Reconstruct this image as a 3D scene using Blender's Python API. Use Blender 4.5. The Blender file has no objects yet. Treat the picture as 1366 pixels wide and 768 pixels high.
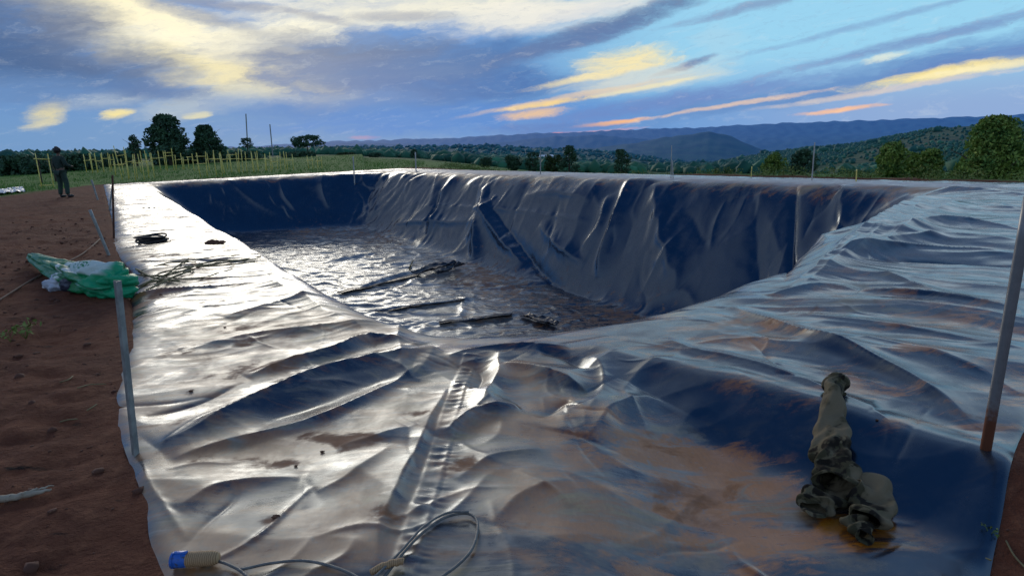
import bpy, math, random
import numpy as np
from mathutils import Matrix, Vector
random.seed(7)
rng = np.random.default_rng(11)
sc = bpy.context.scene
col = sc.collection

# ------------------------------------------------------------------ camera
F = 880.0
PITCH, ROLL = math.radians(13.05), math.atan2(56, 1366)
CAM = np.array([0.0, 0.0, 1.55])
fwd = np.array([0, math.cos(PITCH), -math.sin(PITCH)])
r0 = np.array([1.0, 0, 0])
u0 = np.cross(r0, fwd)
RX = math.cos(ROLL) * r0 - math.sin(ROLL) * u0
UY = math.sin(ROLL) * r0 + math.cos(ROLL) * u0
cam = bpy.data.cameras.new('camera')
cam.sensor_width = 36
cam.lens = 36 * F / 1366
cam.clip_end = 60000
cam.clip_start = 0.05
co = bpy.data.objects.new('camera', cam)
col.objects.link(co)
m = Matrix((RX, UY, -fwd)).transposed().to_4x4()
m.translation = Vector(CAM)
co.matrix_world = m
sc.camera = co
sc.view_settings.view_transform = 'Standard'
sc.view_settings.look = 'None'
sc.view_settings.exposure = 0

def ray(px, py):
    d = fwd + RX * (px - 683) / F + UY * (384 - py) / F
    return d / np.linalg.norm(d)
def P(px, py, z=0.0):
    d = ray(px, py)
    return CAM + d * ((z - CAM[2]) / d[2])
def azel(px, py):
    d = ray(px, py)
    return math.atan2(d[0], d[1]), math.asin(d[2])
def atdist(px, py, r):
    "point in direction of a photo pixel at horizontal distance r"
    d = ray(px, py)
    return CAM + d * (r / math.hypot(d[0], d[1]))

# ------------------------------------------------------------------ noise
def _hash(ix, iy, seed):
    h = (ix.astype(np.int64) * 374761393 + iy.astype(np.int64) * 668265263 + seed * 1442695041) & 0xffffffff
    h = ((h ^ (h >> 13)) * 1274126177) & 0xffffffff
    return (h ^ (h >> 16)) & 0xffffffff
def pn(x, y, seed=0):
    x = np.asarray(x, float); y = np.asarray(y, float)
    ix, iy = np.floor(x), np.floor(y)
    fx, fy = x - ix, y - iy
    u, v = fx**3 * (fx * (fx * 6 - 15) + 10), fy**3 * (fy * (fy * 6 - 15) + 10)
    def g(dx, dy):
        a = _hash(ix + dx, iy + dy, seed) * (2 * math.pi / 4294967296.0)
        return np.cos(a) * (fx - dx) + np.sin(a) * (fy - dy)
    a = g(0, 0) + u * (g(1, 0) - g(0, 0))
    b = g(0, 1) + u * (g(1, 1) - g(0, 1))
    return (a + v * (b - a)) * 1.45
def fbm(x, y, o=4, seed=0, gain=0.5):
    s, a, t = 0, 1.0, 0
    for i in range(o):
        s = s + a * pn(x * 2**i, y * 2**i, seed + i * 17); t += a; a *= gain
    return s / t
def ridged(x, y, seed=0, p=2.0):
    return (1 - np.clip(np.abs(pn(x, y, seed)) * 1.6, 0, 1))**p
def sstep(a, b, x):
    t = np.clip((x - a) / (b - a), 0, 1)
    return t * t * (3 - 2 * t)

# ------------------------------------------------------------------ object helpers
def tag(o, label=None, cat=None, group=None, kind=None):
    if label: o['label'] = label
    if cat: o['category'] = cat
    if group: o['group'] = group
    if kind: o['kind'] = kind
    return o
def empty(name, loc, label, cat, group=None, rz=0):
    o = bpy.data.objects.new(name, None)
    o.empty_display_size = 0.2
    col.objects.link(o)
    o.location = Vector(loc); o.rotation_euler = (0, 0, rz)
    return tag(o, label, cat, group)
def link(name, me, mat, parent=None, smooth=True):
    o = bpy.data.objects.new(name, me)
    col.objects.link(o)
    if mat:
        if not me.materials: me.materials.append(mat)
    if parent: o.parent = parent
    if smooth: me.shade_smooth()
    return o
def mesh_np(name, V, Fq):
    "fast mesh from numpy vertices and equal-size faces"
    me = bpy.data.meshes.new(name)
    V = np.ascontiguousarray(V, np.float32); Fq = np.ascontiguousarray(Fq, np.int32)
    n, k = Fq.shape
    me.vertices.add(len(V)); me.vertices.foreach_set('co', V.ravel())
    me.loops.add(n * k); me.loops.foreach_set('vertex_index', Fq.ravel())
    me.polygons.add(n)
    me.polygons.foreach_set('loop_start', np.arange(0, n * k, k, dtype=np.int32))
    me.update(calc_edges=True); me.validate()
    return me
def attr(me, name, arr):
    a = me.attributes.new(name, 'FLOAT', 'POINT')
    a.data.foreach_set('value', np.ascontiguousarray(arr, np.float32).ravel())
def grid_faces(nr, nc, wrap=False):
    i = np.arange(nr - 1)[:, None]; j = np.arange(nc if wrap else nc - 1)[None, :]
    j2 = (j + 1) % nc
    return np.stack([i * nc + j, i * nc + j2, (i + 1) * nc + j2, (i + 1) * nc + j], -1).reshape(-1, 4)
def tube_data(pts, rad, n=10, flat=1.0, caps=True):
    pts = np.array(pts, float); m_ = len(pts)
    rad = np.full(m_, rad, float) if np.isscalar(rad) else np.array(rad, float)
    T = np.gradient(pts, axis=0); T /= np.linalg.norm(T, axis=1)[:, None] + 1e-9
    up = np.array([0, 0, 1.0])
    if abs(T[0] @ up) > 0.9: up = np.array([0, 1.0, 0])
    V = []
    A = np.cross(T[0], up); A /= np.linalg.norm(A)
    for i in range(m_):
        A = A - T[i] * (A @ T[i]); A /= np.linalg.norm(A) + 1e-9
        B = np.cross(A, T[i])
        for k in range(n):
            a = 2 * math.pi * k / n
            V.append(pts[i] + rad[i] * (math.cos(a) * A + flat * math.sin(a) * B))
    Fs = [tuple(f) for f in grid_faces(m_, n, True)]
    if caps:
        Fs.append(tuple(range(n))[::-1]); Fs.append(tuple((m_ - 1) * n + k for k in range(n)))
    return V, Fs
class MB:
    def __init__(s): s.V = []; s.F = []
    def add(s, V, Fs):
        o = len(s.V); s.V += [tuple(v) for v in V]; s.F += [tuple(i + o for i in f) for f in Fs]; return s
    def tube(s, pts, rad, n=10, flat=1.0, caps=True): return s.add(*tube_data(pts, rad, n, flat, caps))
    def box(s, c, sz, rot=None):
        c = np.array(c, float); h = np.array(sz, float) / 2
        V = [np.array([x, y, z]) * h for x in (-1, 1) for y in (-1, 1) for z in (-1, 1)]
        if rot is not None: V = [np.array(rot) @ v for v in V]
        return s.add([c + v for v in V], [(0, 1, 3, 2), (4, 6, 7, 5), (0, 4, 5, 1), (2, 3, 7, 6), (0, 2, 6, 4), (1, 5, 7, 3)])
    def build(s, name, mat, parent=None, smooth=True):
        me = bpy.data.meshes.new(name); me.from_pydata(s.V, [], s.F); me.update()
        return link(name, me, mat, parent, smooth)
def smooth_line(pts, n=12):
    "Catmull-Rom through points"
    p = np.array(pts, float)
    p = np.vstack([2 * p[0] - p[1], p, 2 * p[-1] - p[-2]]); out = []
    for i in range(1, len(p) - 2):
        for t in np.linspace(0, 1, n, endpoint=False):
            out.append(0.5 * (2 * p[i] + (p[i + 1] - p[i - 1]) * t + (2 * p[i - 1] - 5 * p[i] + 4 * p[i + 1] - p[i + 2]) * t * t
                              + (3 * p[i] - p[i - 1] - 3 * p[i + 1] + p[i + 2]) * t**3))
    out.append(p[-2]); return np.array(out)

# ------------------------------------------------------------------ material helpers
class NT:
    def __init__(s, name):
        s.mat = bpy.data.materials.new(name); s.mat.use_nodes = True
        s.t = s.mat.node_tree; s.t.nodes.clear()
        s.out = s.n('ShaderNodeOutputMaterial'); s.b = s.n('ShaderNodeBsdfPrincipled')
        s.l(s.b.outputs[0], s.out.inputs[0])
        s.geo = s.n('ShaderNodeNewGeometry'); s.tc = s.n('ShaderNodeTexCoord')
    def n(s, t, **k):
        nd = s.t.nodes.new(t)
        for a, b in k.items(): setattr(nd, a, b)
        return nd
    def l(s, a, b): s.t.links.new(a, b)
    def _in(s, sock, v):
        if hasattr(v, 'is_linked') or hasattr(v, 'links'): s.l(v, sock)
        elif isinstance(v, (tuple, list)) and len(v) == 3 and sock.type == 'RGBA': sock.default_value = (*v, 1)
        else: sock.default_value = v
    def noise(s, scale, detail=4, rough=0.55, vec=None, dist=0.0):
        nd = s.n('ShaderNodeTexNoise'); nd.inputs['Scale'].default_value = scale
        nd.inputs['Detail'].default_value = detail; nd.inputs['Roughness'].default_value = rough
        nd.inputs['Distortion'].default_value = dist
        s.l(vec if vec is not None else s.tc.outputs['Object'], nd.inputs['Vector']); return nd.outputs['Fac']
    def mapv(s, vec, scale=(1, 1, 1), rot=0, loc=(0, 0, 0)):
        nd = s.n('ShaderNodeMapping'); nd.inputs['Scale'].default_value = scale
        nd.inputs['Rotation'].default_value = (0, 0, rot); nd.inputs['Location'].default_value = loc
        s.l(vec, nd.inputs['Vector']); return nd.outputs[0]
    def ramp(s, fac, a, b, c=0.0, d=1.0):
        nd = s.n('ShaderNodeMapRange', interpolation_type='SMOOTHSTEP')
        s._in(nd.inputs[0], fac)
        for i, v in enumerate((a, b, c, d)): nd.inputs[i + 1].default_value = v
        return nd.outputs[0]
    def math(s, op, a, b=0.0, clamp=False):
        nd = s.n('ShaderNodeMath', operation=op, use_clamp=clamp)
        s._in(nd.inputs[0], a); s._in(nd.inputs[1], b); return nd.outputs[0]
    def mix(s, fac, a, b):
        nd = s.n('ShaderNodeMix', data_type='RGBA')
        s._in(nd.inputs[0], fac); s._in(nd.inputs[6], a); s._in(nd.inputs[7], b); return nd.outputs[2]
    def at(s, name): return s.n('ShaderNodeAttribute', attribute_name=name).outputs['Fac']
    def bump(s, h, strength=0.5, dist=0.01, prev=None):
        nd = s.n('ShaderNodeBump'); nd.inputs['Strength'].default_value = strength
        nd.inputs['Distance'].default_value = dist; s.l(h, nd.inputs['Height'])
        if prev is not None: s.l(prev, nd.inputs['Normal'])
        return nd.outputs[0]
    def set(s, color=None, rough=None, normal=None, **k):
        if color is not None: s._in(s.b.inputs['Base Color'], color)
        if rough is not None: s._in(s.b.inputs['Roughness'], rough)
        if normal is not None: s.l(normal, s.b.inputs['Normal'])
        for a, b in k.items(): s._in(s.b.inputs[a.replace('_', ' ')], b)
        return s.mat
def simple(name, c1, c2, scale=8, rough=0.7, bump=0.4, bdist=0.01, metal=0.0, c3=None):
    n = NT(name); f = n.noise(scale); g = n.noise(scale * 5)
    c = n.mix(n.ramp(f, 0.35, 0.65), c1, c2)
    if c3: c = n.mix(n.ramp(g, 0.55, 0.68), c, c3)
    return n.set(c, rough, n.bump(g, bump, bdist), Metallic=metal)

# ------------------------------------------------------------------ pond shape
A = P(560, 465)[:2]; B = P(190, 245)[:2]; C = P(510, 228)[:2]; D = P(1250, 250)[:2]; K = P(900, 430)[:2]
RIM = [A, K, D, C, B]
CEN = np.mean(RIM, 0)
def edge_d(x, y, a, b):
    v = b - a; n = np.array([v[1], -v[0]]) / np.linalg.norm(v)
    if (CEN - a) @ n < 0: n = -n
    return (x - a[0]) * n[0] + (y - a[1]) * n[1]
def indist(x, y, k=0.55):
    ds = [edge_d(x, y, RIM[i], RIM[(i + 1) % 5]) for i in range(5)]
    mn = np.minimum.reduce(ds); kk = k
    return mn - kk * np.log(sum(np.exp(-(d - mn) / kk) for d in ds)) 
AX = (B - A) / np.linalg.norm(B - A)
def floor_depth(x, y):
    q = ((x - A[0]) * AX[0] + (y - A[1]) * AX[1]) / 31.5
    q2 = np.clip(q, 0, 1)
    return 3.65 - 1.2 * sstep(0.2, 1.0, q2)
def sp(x): return np.where(x > 20, x, np.log1p(np.exp(np.clip(x, -40, 20))))
CREST_PX = [(60, 640), (185, 600), (330, 545), (460, 505), (585, 474), (700, 462), (790, 460), (900, 486), (1000, 510), (1100, 537), (1200, 566), (1315, 602), (1420, 640)]
CREST = np.array([P(a, b, 0.02)[:2] for a, b in CREST_PX])
def polydist(x, y, pts):
    "signed distance (positive to the right of the direction of travel) and arclength fraction"
    best = np.full(np.shape(x), 1e9); sg = np.zeros(np.shape(x)); al = np.zeros(np.shape(x))
    L = np.r_[0, np.cumsum(np.linalg.norm(np.diff(pts, axis=0), axis=1))]
    for i in range(len(pts) - 1):
        a, b = pts[i], pts[i + 1]; v = b - a; l = np.linalg.norm(v) + 1e-9; v = v / l
        dx, dy = x - a[0], y - a[1]
        t = np.clip(dx * v[0] + dy * v[1], 0, l)
        ex, ey = dx - t * v[0], dy - t * v[1]
        d = np.hypot(ex, ey); w = d < best
        best = np.where(w, d, best); sg = np.where(w, np.sign(dx * v[1] - dy * v[0]), sg); al = np.where(w, (L[i] + t), al)
    return best * np.where(sg == 0, 1, sg), al, L[-1]
def base_z(x, y):
    x = np.asarray(x, float); y = np.asarray(y, float)
    d = indist(x, y)
    q = np.clip(((x - A[0]) * AX[0] + (y - A[1]) * AX[1]) / 31.5, 0, 1)
    w = 2.9 - 0.9 * q
    k1, k2 = 0.17, 0.22
    f = (k1 * sp((d - 0.15) / k1) - k2 * sp((d - 0.15 - w) / k2)) / w
    z = -floor_depth(x, y) * np.clip(f, 0, 1.0)
    # lip around the near corner: the foreground lies lower than the rim
    s, al, L = polydist(x, y, CREST)
    fr = (np.degrees(np.arctan2(x, np.maximum(y, .05))) + 40) / 80
    wd = 0.24 + 0.42 * sstep(0.45, 0.68, fr) + 1.1 * sstep(0.24, 0.10, fr)
    near = sstep(9.0, 5.0, np.hypot(x, y))
    z = z - near * (0.03 + 0.16 * sstep(0.54, 0.74, fr)) * sstep(0, 1, s / wd) + near * 0.03 * sstep(.5, .7, fr) * np.exp(-(s / 0.13)**2)
    return z
def S(px, py):
    "the point of the lined surface seen at a pixel of the photo"
    d = ray(px, py); t = np.geomspace(1.5, 70, 1500)
    pts = CAM + t[:, None] * d
    h = pts[:, 2] - base_z(pts[:, 0], pts[:, 1])
    i = np.argmax(h < 0)
    if h[i] >= 0: return P(px, py)
    f = h[i - 1] / (h[i - 1] - h[i]); t_ = t[i - 1] + f * (t[i] - t[i - 1])
    return CAM + t_ * d

# liner outline
OC = np.array([-0.10, 0.15])
BO = np.array([-19.6, 32.4]); CO_ = np.array([-5.7, 37.1]); DO = np.array([12.9, 14.3])
def spacing(L, d0, k):
    s = [0.0]
    while s[-1] < L: s.append(s[-1] + max(d0, k * s[-1]))
    s = np.array(s); return s / s[-1]
ga = spacing(37.5, 0.0105, 0.0034); gb = spacing(19.0, 0.0105, 0.0034)
ga_, gb_ = np.meshgrid(ga, gb, indexing='ij')
# edge wobble
LA = ga_ * 37.5; LB = gb_ * 19
eA = 0.03 * pn(LA * 0.8, LA * 0, 5) + 0.010 * pn(LA * 3.1, LA * 0, 6) + 0.12 * np.exp(-((LA - 4.2) / 1.6)**2) - 0.15 * np.exp(-((LA - 9.5) / 1.8)**2) + 0.15 * np.exp(-((LA - 13) / 1.6)**2)
eB = 0.03 * pn(LB * 0.7, LB * 0 + 3, 8) + 0.01 * pn(LB * 2.7, LB * 0, 9)
X = (1 - ga_) * (1 - gb_) * OC[0] + ga_ * (1 - gb_) * BO[0] + (1 - ga_) * gb_ * DO[0] + ga_ * gb_ * CO_[0]
Y = (1 - ga_) * (1 - gb_) * OC[1] + ga_ * (1 - gb_) * BO[1] + (1 - ga_) * gb_ * DO[1] + ga_ * gb_ * CO_[1]
fA = np.exp(-LB / 0.8) * eA; fB = np.exp(-LA / 0.8) * eB
X = X - 0.85 * fA + 0.7 * fB; Y = Y - 0.52 * fA - 0.7 * fB
X0, Y0 = X.copy(), Y.copy()
Z0 = base_z(X, Y)
din = indist(X, Y)

# surface normal of the smooth shape
e = 0.03
gx = (base_z(X + e, Y) - base_z(X - e, Y)) / (2 * e); gy = (base_z(X, Y + e) - base_z(X, Y - e)) / (2 * e)
nl = np.sqrt(gx**2 + gy**2 + 1); NX, NY, NZ = -gx / nl, -gy / nl, 1 / nl

# local frames
def rot(x, y, az):     # u along azimuth az, v across
    s, c = math.sin(math.radians(az)), math.cos(math.radians(az))
    return x * s + y * c, x * c - y * s
skirt = sstep(0.5, -0.1, din)
foot_w = 2.9 - 0.9 * np.clip(((X - A[0]) * AX[0] + (Y - A[1]) * AX[1]) / 31.5, 0, 1)
floor_m = sstep(-0.1, 0.5, din - foot_w - 0.1)
wall_m = np.clip(1 - skirt - floor_m, 0, 1)
R_ = np.hypot(X, Y)
dAB = edge_d(X, Y, A, B); dKD = edge_d(X, Y, K, D); dCD = edge_d(X, Y, C, D); dBC = edge_d(X, Y, B, C)
left_m = sstep(0.6, -0.4, dAB) * sstep(3.5, 5.5, Y + 0.3 * X)
right_m = sstep(0.6, -0.4, dKD) * sstep(0.8, 2.4, X) * sstep(3.0, 4.2, Y + 0.0 * X)
wx = fbm(X * 0.7, Y * 0.7, 3, 40); wy = fbm(X * 0.7, Y * 0.7, 3, 50)
Hn = np.zeros_like(X)
# left skirt: soft waves running across the bank
u, v = rot(X + 0.5 * wx, Y + 0.5 * wy, 64)
Hn += left_m * (0.030 * pn(u * 0.45, v * 1.5, 1) + 0.016 * ridged(u * 0.6, v * 2.3 + 0.4 * wx, 2, 2.5) + 0.006 * ridged(u * 1.3, v * 5.5, 3, 2))
# right skirt: long ropey folds pulled to the rim
u, v = rot(X + 0.4 * wx, Y + 0.4 * wy, -62)
Hn += right_m * (0.045 * ridged(u * 0.22, v * 0.80, 11, 1.5) + 0.014 * ridged(u * 0.4 + 4, v * 2.0, 12, 1.8) + 0.003 * ridged(u * 0.9, v * 4.2, 13, 2))
# foreground
fg = (1 - left_m) * (1 - right_m) * skirt
Hn += fg * (0.012 * fbm(X * 1.4, Y * 1.4, 2, 21) + 0.009 * ridged(X * 1.1 + 0.3 * wx, Y * 1.7 + 0.3 * wy, 22, 1.6) + 0.003 * fbm(X * 3.5, Y * 3.5, 2, 23))
cm = np.exp(-(((X - 0.35) / 0.95)**2 + ((Y - 3.95) / 0.85)**2))
u, v = rot(X + 0.25 * wx, Y + 0.3 * wy, 12)
Hn += cm * (0.020 * ridged(u * 1.4, v * 2.0, 31, 1.8) + 0.012 * fbm(u * 3, v * 3, 2, 32))
# walls
w2x, w2y = fbm(X * 0.35, Y * 0.35, 2, 60), fbm(X * 0.35, Y * 0.35, 2, 61)
wCD = wall_m * sstep(4.0, 1.0, dCD)
al = (X - C[0]) * 0.637 - (Y - C[1]) * 0.771       # distance along C->D
crump = sstep(16.0, 8.0, al)
Hn += 0.95 * wCD * (0.09 * pn(al * 0.30 + 0.8 * w2x, dCD * 0.25, 70) + (0.25 + 0.75 * crump) * (
    0.100 * ridged(al * 0.42 + 0.7 * w2x + 0.10 * dCD, dCD * 0.30 + 0.9 * w2y, 71, 2.8) +
    0.034 * ridged(al * 0.85 + 0.28 * dCD + 0.9 * wx, dCD * 0.45 + 0.8 * wy, 72, 1.6) +
    0.014 * ridged(al * 1.6 - 0.5 * dCD + wx, dCD * 1.3 + 1.2 * wy, 73, 2)))
cc = np.exp(-(al / 4.5)**2) * wCD                   # tight creases by the far corner
Hn += cc * (0.10 * ridged(al * 0.9 + 0.55 * dCD + 0.3 * wx, dCD * 0.16, 75, 1.6) + 0.03 * ridged(al * 2.2 + 1.2 * dCD, dCD * 0.3, 76, 1.6))
wBC = wall_m * sstep(3.5, 1.0, dBC); al2 = (X - B[0]) * 0.963 + (Y - B[1]) * 0.27
Hn += wBC * (0.08 * pn(al2 * 0.4, dBC * 0.2, 80) + 0.07 * ridged(al2 * 0.45 - 0.25 * dBC + wx, dBC * 0.3, 81, 3))
wKD = wall_m * sstep(3.5, 0.5, dKD)
Hn += wKD * 0.05 * ridged(X * 0.8, Y * 0.8, 85, 2)
# rim wobble and weight stones pulling the edge
rimm = np.exp(-((din - 0.0) / 0.45)**2) * sstep(7, 12, R_)
Hn += rimm * (0.055 * pn(al * 0.8, 0 * X, 90) + 0.035 * pn(al2 * 1.3, dAB * 1.3, 91))
# floor: crumpled
Hn += floor_m * (0.034 * ridged(X * 0.55 + wx, Y * 0.8 + wy, 100, 2.2) + 0.030 * ridged(X * 0.6 + 0.7 * wx, Y * 1.6 + wy, 101, 1.7) + 0.007 * ridged(X * 2.0 + wx, Y * 3.4, 102, 1.6))

def crease(px, amp, w1, w2=None, taper=True):
    "sharp-crested fold along a line given by photo pixels on the surface"
    global Hn
    w2 = w2 or w1
    pts = smooth_line([S(a, b)[:2] for a, b in px], 5)
    mx = max(w1, w2) * 5
    sel = (X0 > pts[:, 0].min() - mx) & (X0 < pts[:, 0].max() + mx) & (Y0 > pts[:, 1].min() - mx) & (Y0 < pts[:, 1].max() + mx)
    if not sel.any(): return
    xs, ys = X0[sel], Y0[sel]
    s, al_, L = polydist(xs + 0.25 * w1 * pn(xs * 3, ys * 3, 7), ys, pts)
    f = al_ / L
    tp = np.clip(np.sin(np.pi * np.clip(f, 0, 1)), 0, 1)**0.6
    h = amp * (1.45 if w1 >= .08 and amp != 0 and S_wall else 1.0) * np.where(s > 0, np.exp(-(np.abs(s) / w1)**1.08), np.exp(-(np.abs(s) / w2)**1.15)) * tp
    Hn[sel] += h
S_wall = True
# walls
crease([(655, 248), (657, 275), (690, 325), (735, 375), (800, 402)], -0.16, 0.12, 0.22)
crease([(648, 250), (646, 280), (668, 318), (700, 352)], 0.17, 0.14, 0.30)
crease([(590, 240), (576, 282), (560, 306)], -0.15, 0.15, 0.3)
crease([(596, 244), (585, 282), (570, 312)], 0.12, 0.2, 0.3)
crease([(662, 262), (640, 300), (632, 348)], 0.20, 0.15, 0.35)
crease([(842, 240), (822, 290), (806, 332), (796, 372)], 0.17, 0.12, 0.34)
crease([(810, 262), (800, 300), (776, 330)], 0.10, 0.12, 0.25)
crease([(1066, 252), (1058, 300), (1046, 380)], -0.15, 0.06, 0.12)
crease([(1072, 250), (1066, 300), (1056, 372)], 0.03, 0.14, 0.4)
crease([(872, 246), (880, 300), (908, 385)], 0.14, 0.35, 0.35)
crease([(980, 262), (1010, 320), (1030, 372)], -0.10, 0.3, 0.4)
crease([(1120, 252), (1122, 300), (1100, 350)], 0.14, 0.25, 0.3)
crease([(555, 274), (610, 276), (690, 281), (790, 296)], 0.05, 0.06, 0.03)
crease([(520, 300), (560, 296), (600, 298), (640, 296)], 0.09, 0.10, 0.2)
crease([(370, 238), (380, 262), (400, 285)], 0.11, 0.2, 0.3)
crease([(432, 234), (430, 255), (440, 280)], 0.10, 0.2, 0.3)
crease([(300, 240), (330, 262), (380, 290)], 0.08, 0.2, 0.3)
crease([(720, 300), (745, 330), (780, 352)], 0.10, 0.12, 0.2)
crease([(700, 262), (740, 258), (790, 268)], 0.08, 0.12, 0.3)
crease([(1235, 262), (1180, 300), (1110, 352), (1050, 388)], 0.10, 0.15, 0.2)
S_wall = False
# floor
crease([(450, 396), (520, 374), (600, 352)], 0.12, 0.08, 0.3)
crease([(490, 417), (560, 410), (640, 399)], 0.10, 0.07, 0.25)
crease([(430, 352), (470, 345), (510, 338)], 0.09, 0.1, 0.25)
crease([(600, 372), (660, 382), (720, 392)], 0.08, 0.1, 0.2)
crease([(590, 432), (650, 428), (700, 420)], 0.10, 0.07, 0.2)
_g = crease
def crease(px, amp, w1, w2=None): _g(px, amp * 1.45, w1 * .85, w2)
# right skirt
crease([(975, 412), (1039, 441), (1107, 468), (1190, 503), (1245, 530), (1308, 574)], 0.055, 0.07, 0.16)
crease([(880, 452), (925, 470), (1010, 492), (1090, 520), (1170, 548)], 0.03, 0.10, 0.12)
crease([(1145, 392), (1200, 398), (1265, 407), (1366, 421)], 0.060, 0.10, 0.22)
crease([(1175, 368), (1215, 384), (1258, 402)], 0.030, 0.06, 0.12)
crease([(1030, 400), (1100, 388), (1145, 392)], 0.05, 0.12, 0.16)
crease([(1160, 350), (1230, 350), (1300, 353), (1366, 357)], -0.035, 0.05, 0.10)
crease([(1090, 360), (1160, 342), (1260, 338), (1366, 343)], 0.05, 0.10, 0.16)
crease([(1200, 302), (1160, 330), (1110, 362), (1060, 392)], 0.04, 0.10, 0.14)
crease([(1270, 272), (1230, 280), (1190, 305), (1150, 330)], 0.05, 0.14, 0.20)
crease([(1366, 284), (1290, 272), (1240, 292), (1170, 335)], 0.045, 0.16, 0.22)
crease([(1366, 308), (1290, 300), (1230, 306), (1180, 332)], 0.07, 0.13, 0.2)
crease([(1366, 326), (1270, 320), (1190, 330), (1120, 356)], 0.05, 0.12, 0.16)
crease([(1366, 262), (1290, 256), (1220, 262)], 0.06, 0.2, 0.3)
crease([(1050, 418), (1130, 430), (1240, 448), (1366, 470)], 0.028, 0.10, 0.18)
crease([(1100, 446), (1200, 470), (1300, 500), (1366, 530)], 0.022, 0.10, 0.18)
# left skirt
crease([(330, 505), (390, 488), (450, 473), (499, 456), (559, 464)], 0.06, 0.09, 0.12)
crease([(190, 556), (260, 538), (325, 512)], -0.018, 0.03, 0.03)
crease([(205, 596), (270, 575), (350, 540), (450, 503), (526, 483), (586, 468)], 0.075, 0.14, 0.12)
crease([(230, 612), (330, 588), (430, 562), (520, 520), (560, 490)], 0.030, 0.05, 0.10)
crease([(240, 470), (330, 452), (430, 440), (520, 436)], 0.03, 0.10, 0.12)
crease([(180, 350), (260, 348), (345, 350)], -0.03, 0.06, 0.1)
crease([(300, 425), (380, 405), (450, 402)], 0.03, 0.1, 0.12)
crease([(300, 372), (370, 380), (440, 420), (500, 446)], 0.03, 0.12, 0.16)
crease([(560, 440), (530, 452), (600, 458)], 0.03, 0.06, 0.06)
# centre crumples
crease([(672, 492), (700, 498), (735, 508), (782, 527)], 0.055, 0.07, 0.20)
crease([(792, 476), (806, 500), (800, 532), (784, 556)], 0.030, 0.07, 0.14)
crease([(590, 586), (634, 558), (692, 544)], 0.045, 0.06, 0.14)
crease([(780, 588), (829, 550), (868, 530)], 0.055, 0.13, 0.15)
crease([(668, 472), (664, 500), (652, 532), (640, 552)], 0.045, 0.12, 0.09)
crease([(628, 486), (642, 500), (636, 526)], -0.035, 0.07, 0.07)
crease([(715, 470), (745, 474), (765, 482), (790, 500)], -0.030, 0.07, 0.05)
crease([(600, 478), (640, 470), (700, 466), (760, 464)], 0.035, 0.07, 0.08)
crease([(720, 560), (750, 540), (770, 548)], -0.025, 0.07, 0.07)
crease([(450, 600), (510, 590), (560, 575)], 0.025, 0.08, 0.16)
crease([(500, 768), (512, 700), (545, 630), (575, 570), (596, 520)], 0.034, 0.05, 0.26)
crease([(610, 640), (660, 612), (720, 600)], 0.016, 0.07, 0.12)
crease([(655, 700), (700, 660), (760, 640)], 0.014, 0.07, 0.14)
crease([(420, 660), (470, 640), (520, 600)], 0.016, 0.08, 0.14)
crease([(230, 680), (300, 650), (400, 640)], 0.020, 0.08, 0.14)


# many short thin creases left by handling the sheet
_r = np.random.default_rng(42)
def thin(cx, cy, az_, L, amp, w):
    p0 = np.array([cx, cy]); d_ = np.array([math.sin(az_), math.cos(az_)]); n_ = np.array([d_[1], -d_[0]])
    q = [p0 + d_ * L * t_ + n_ * L * _r.normal(0, .06) for t_ in (-.5, -.15, .2, .5)]
    pts = smooth_line(q, 4); mx = w * 5
    sel = (X0 > pts[:, 0].min() - mx) & (X0 < pts[:, 0].max() + mx) & (Y0 > pts[:, 1].min() - mx) & (Y0 < pts[:, 1].max() + mx)
    if not sel.any(): return
    s1, a1_, L1 = polydist(X0[sel], Y0[sel], pts); f1 = np.clip(a1_ / L1, 0, 1)
    Hn[sel] += amp * np.exp(-(np.abs(s1) / w)**1.1) * np.sin(np.pi * f1)**.7
for _ in range(95):
    r_c = math.exp(_r.uniform(math.log(2.3), math.log(10))); a_c = math.radians(_r.uniform(-34, 38))
    cx, cy = r_c * math.sin(a_c), r_c * math.cos(a_c)
    if indist(np.array(cx), np.array(cy)) > .1: continue
    thin(cx, cy, math.radians(_r.choice([-70, -55, 60, 75, 20, -20]) + _r.normal(0, 16)), _r.uniform(.25, 1.0), _r.choice([-1, 1, 1]) * _r.uniform(.004, .011), _r.uniform(.012, .03))
for _ in range(70):
    t_ = .02 + .96 * _r.uniform()**1.9; q = C + (D - C) * t_; dn = _r.uniform(.3, 2.6); nrm_ = (CEN - (C + D) / 2); nrm_ = nrm_ / np.linalg.norm(nrm_)
    thin(q[0] + nrm_[0] * dn, q[1] + nrm_[1] * dn, math.atan2(nrm_[0], nrm_[1]) + _r.normal(0, .45), _r.uniform(.6, 2.2), _r.choice([-1, 1]) * _r.uniform(.02, .055) * (1 - .5 * t_), _r.uniform(.05, .11))
for _ in range(110):
    q = np.array([-5.5, 18]) + _r.normal(0, 1, 2) * np.array([3.2, 6.0])
    thin(q[0], q[1], math.radians(70 + _r.normal(0, 30)), _r.uniform(.8, 3.0), _r.choice([-1, 1]) * _r.uniform(.02, .05), _r.uniform(.04, .09))

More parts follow.
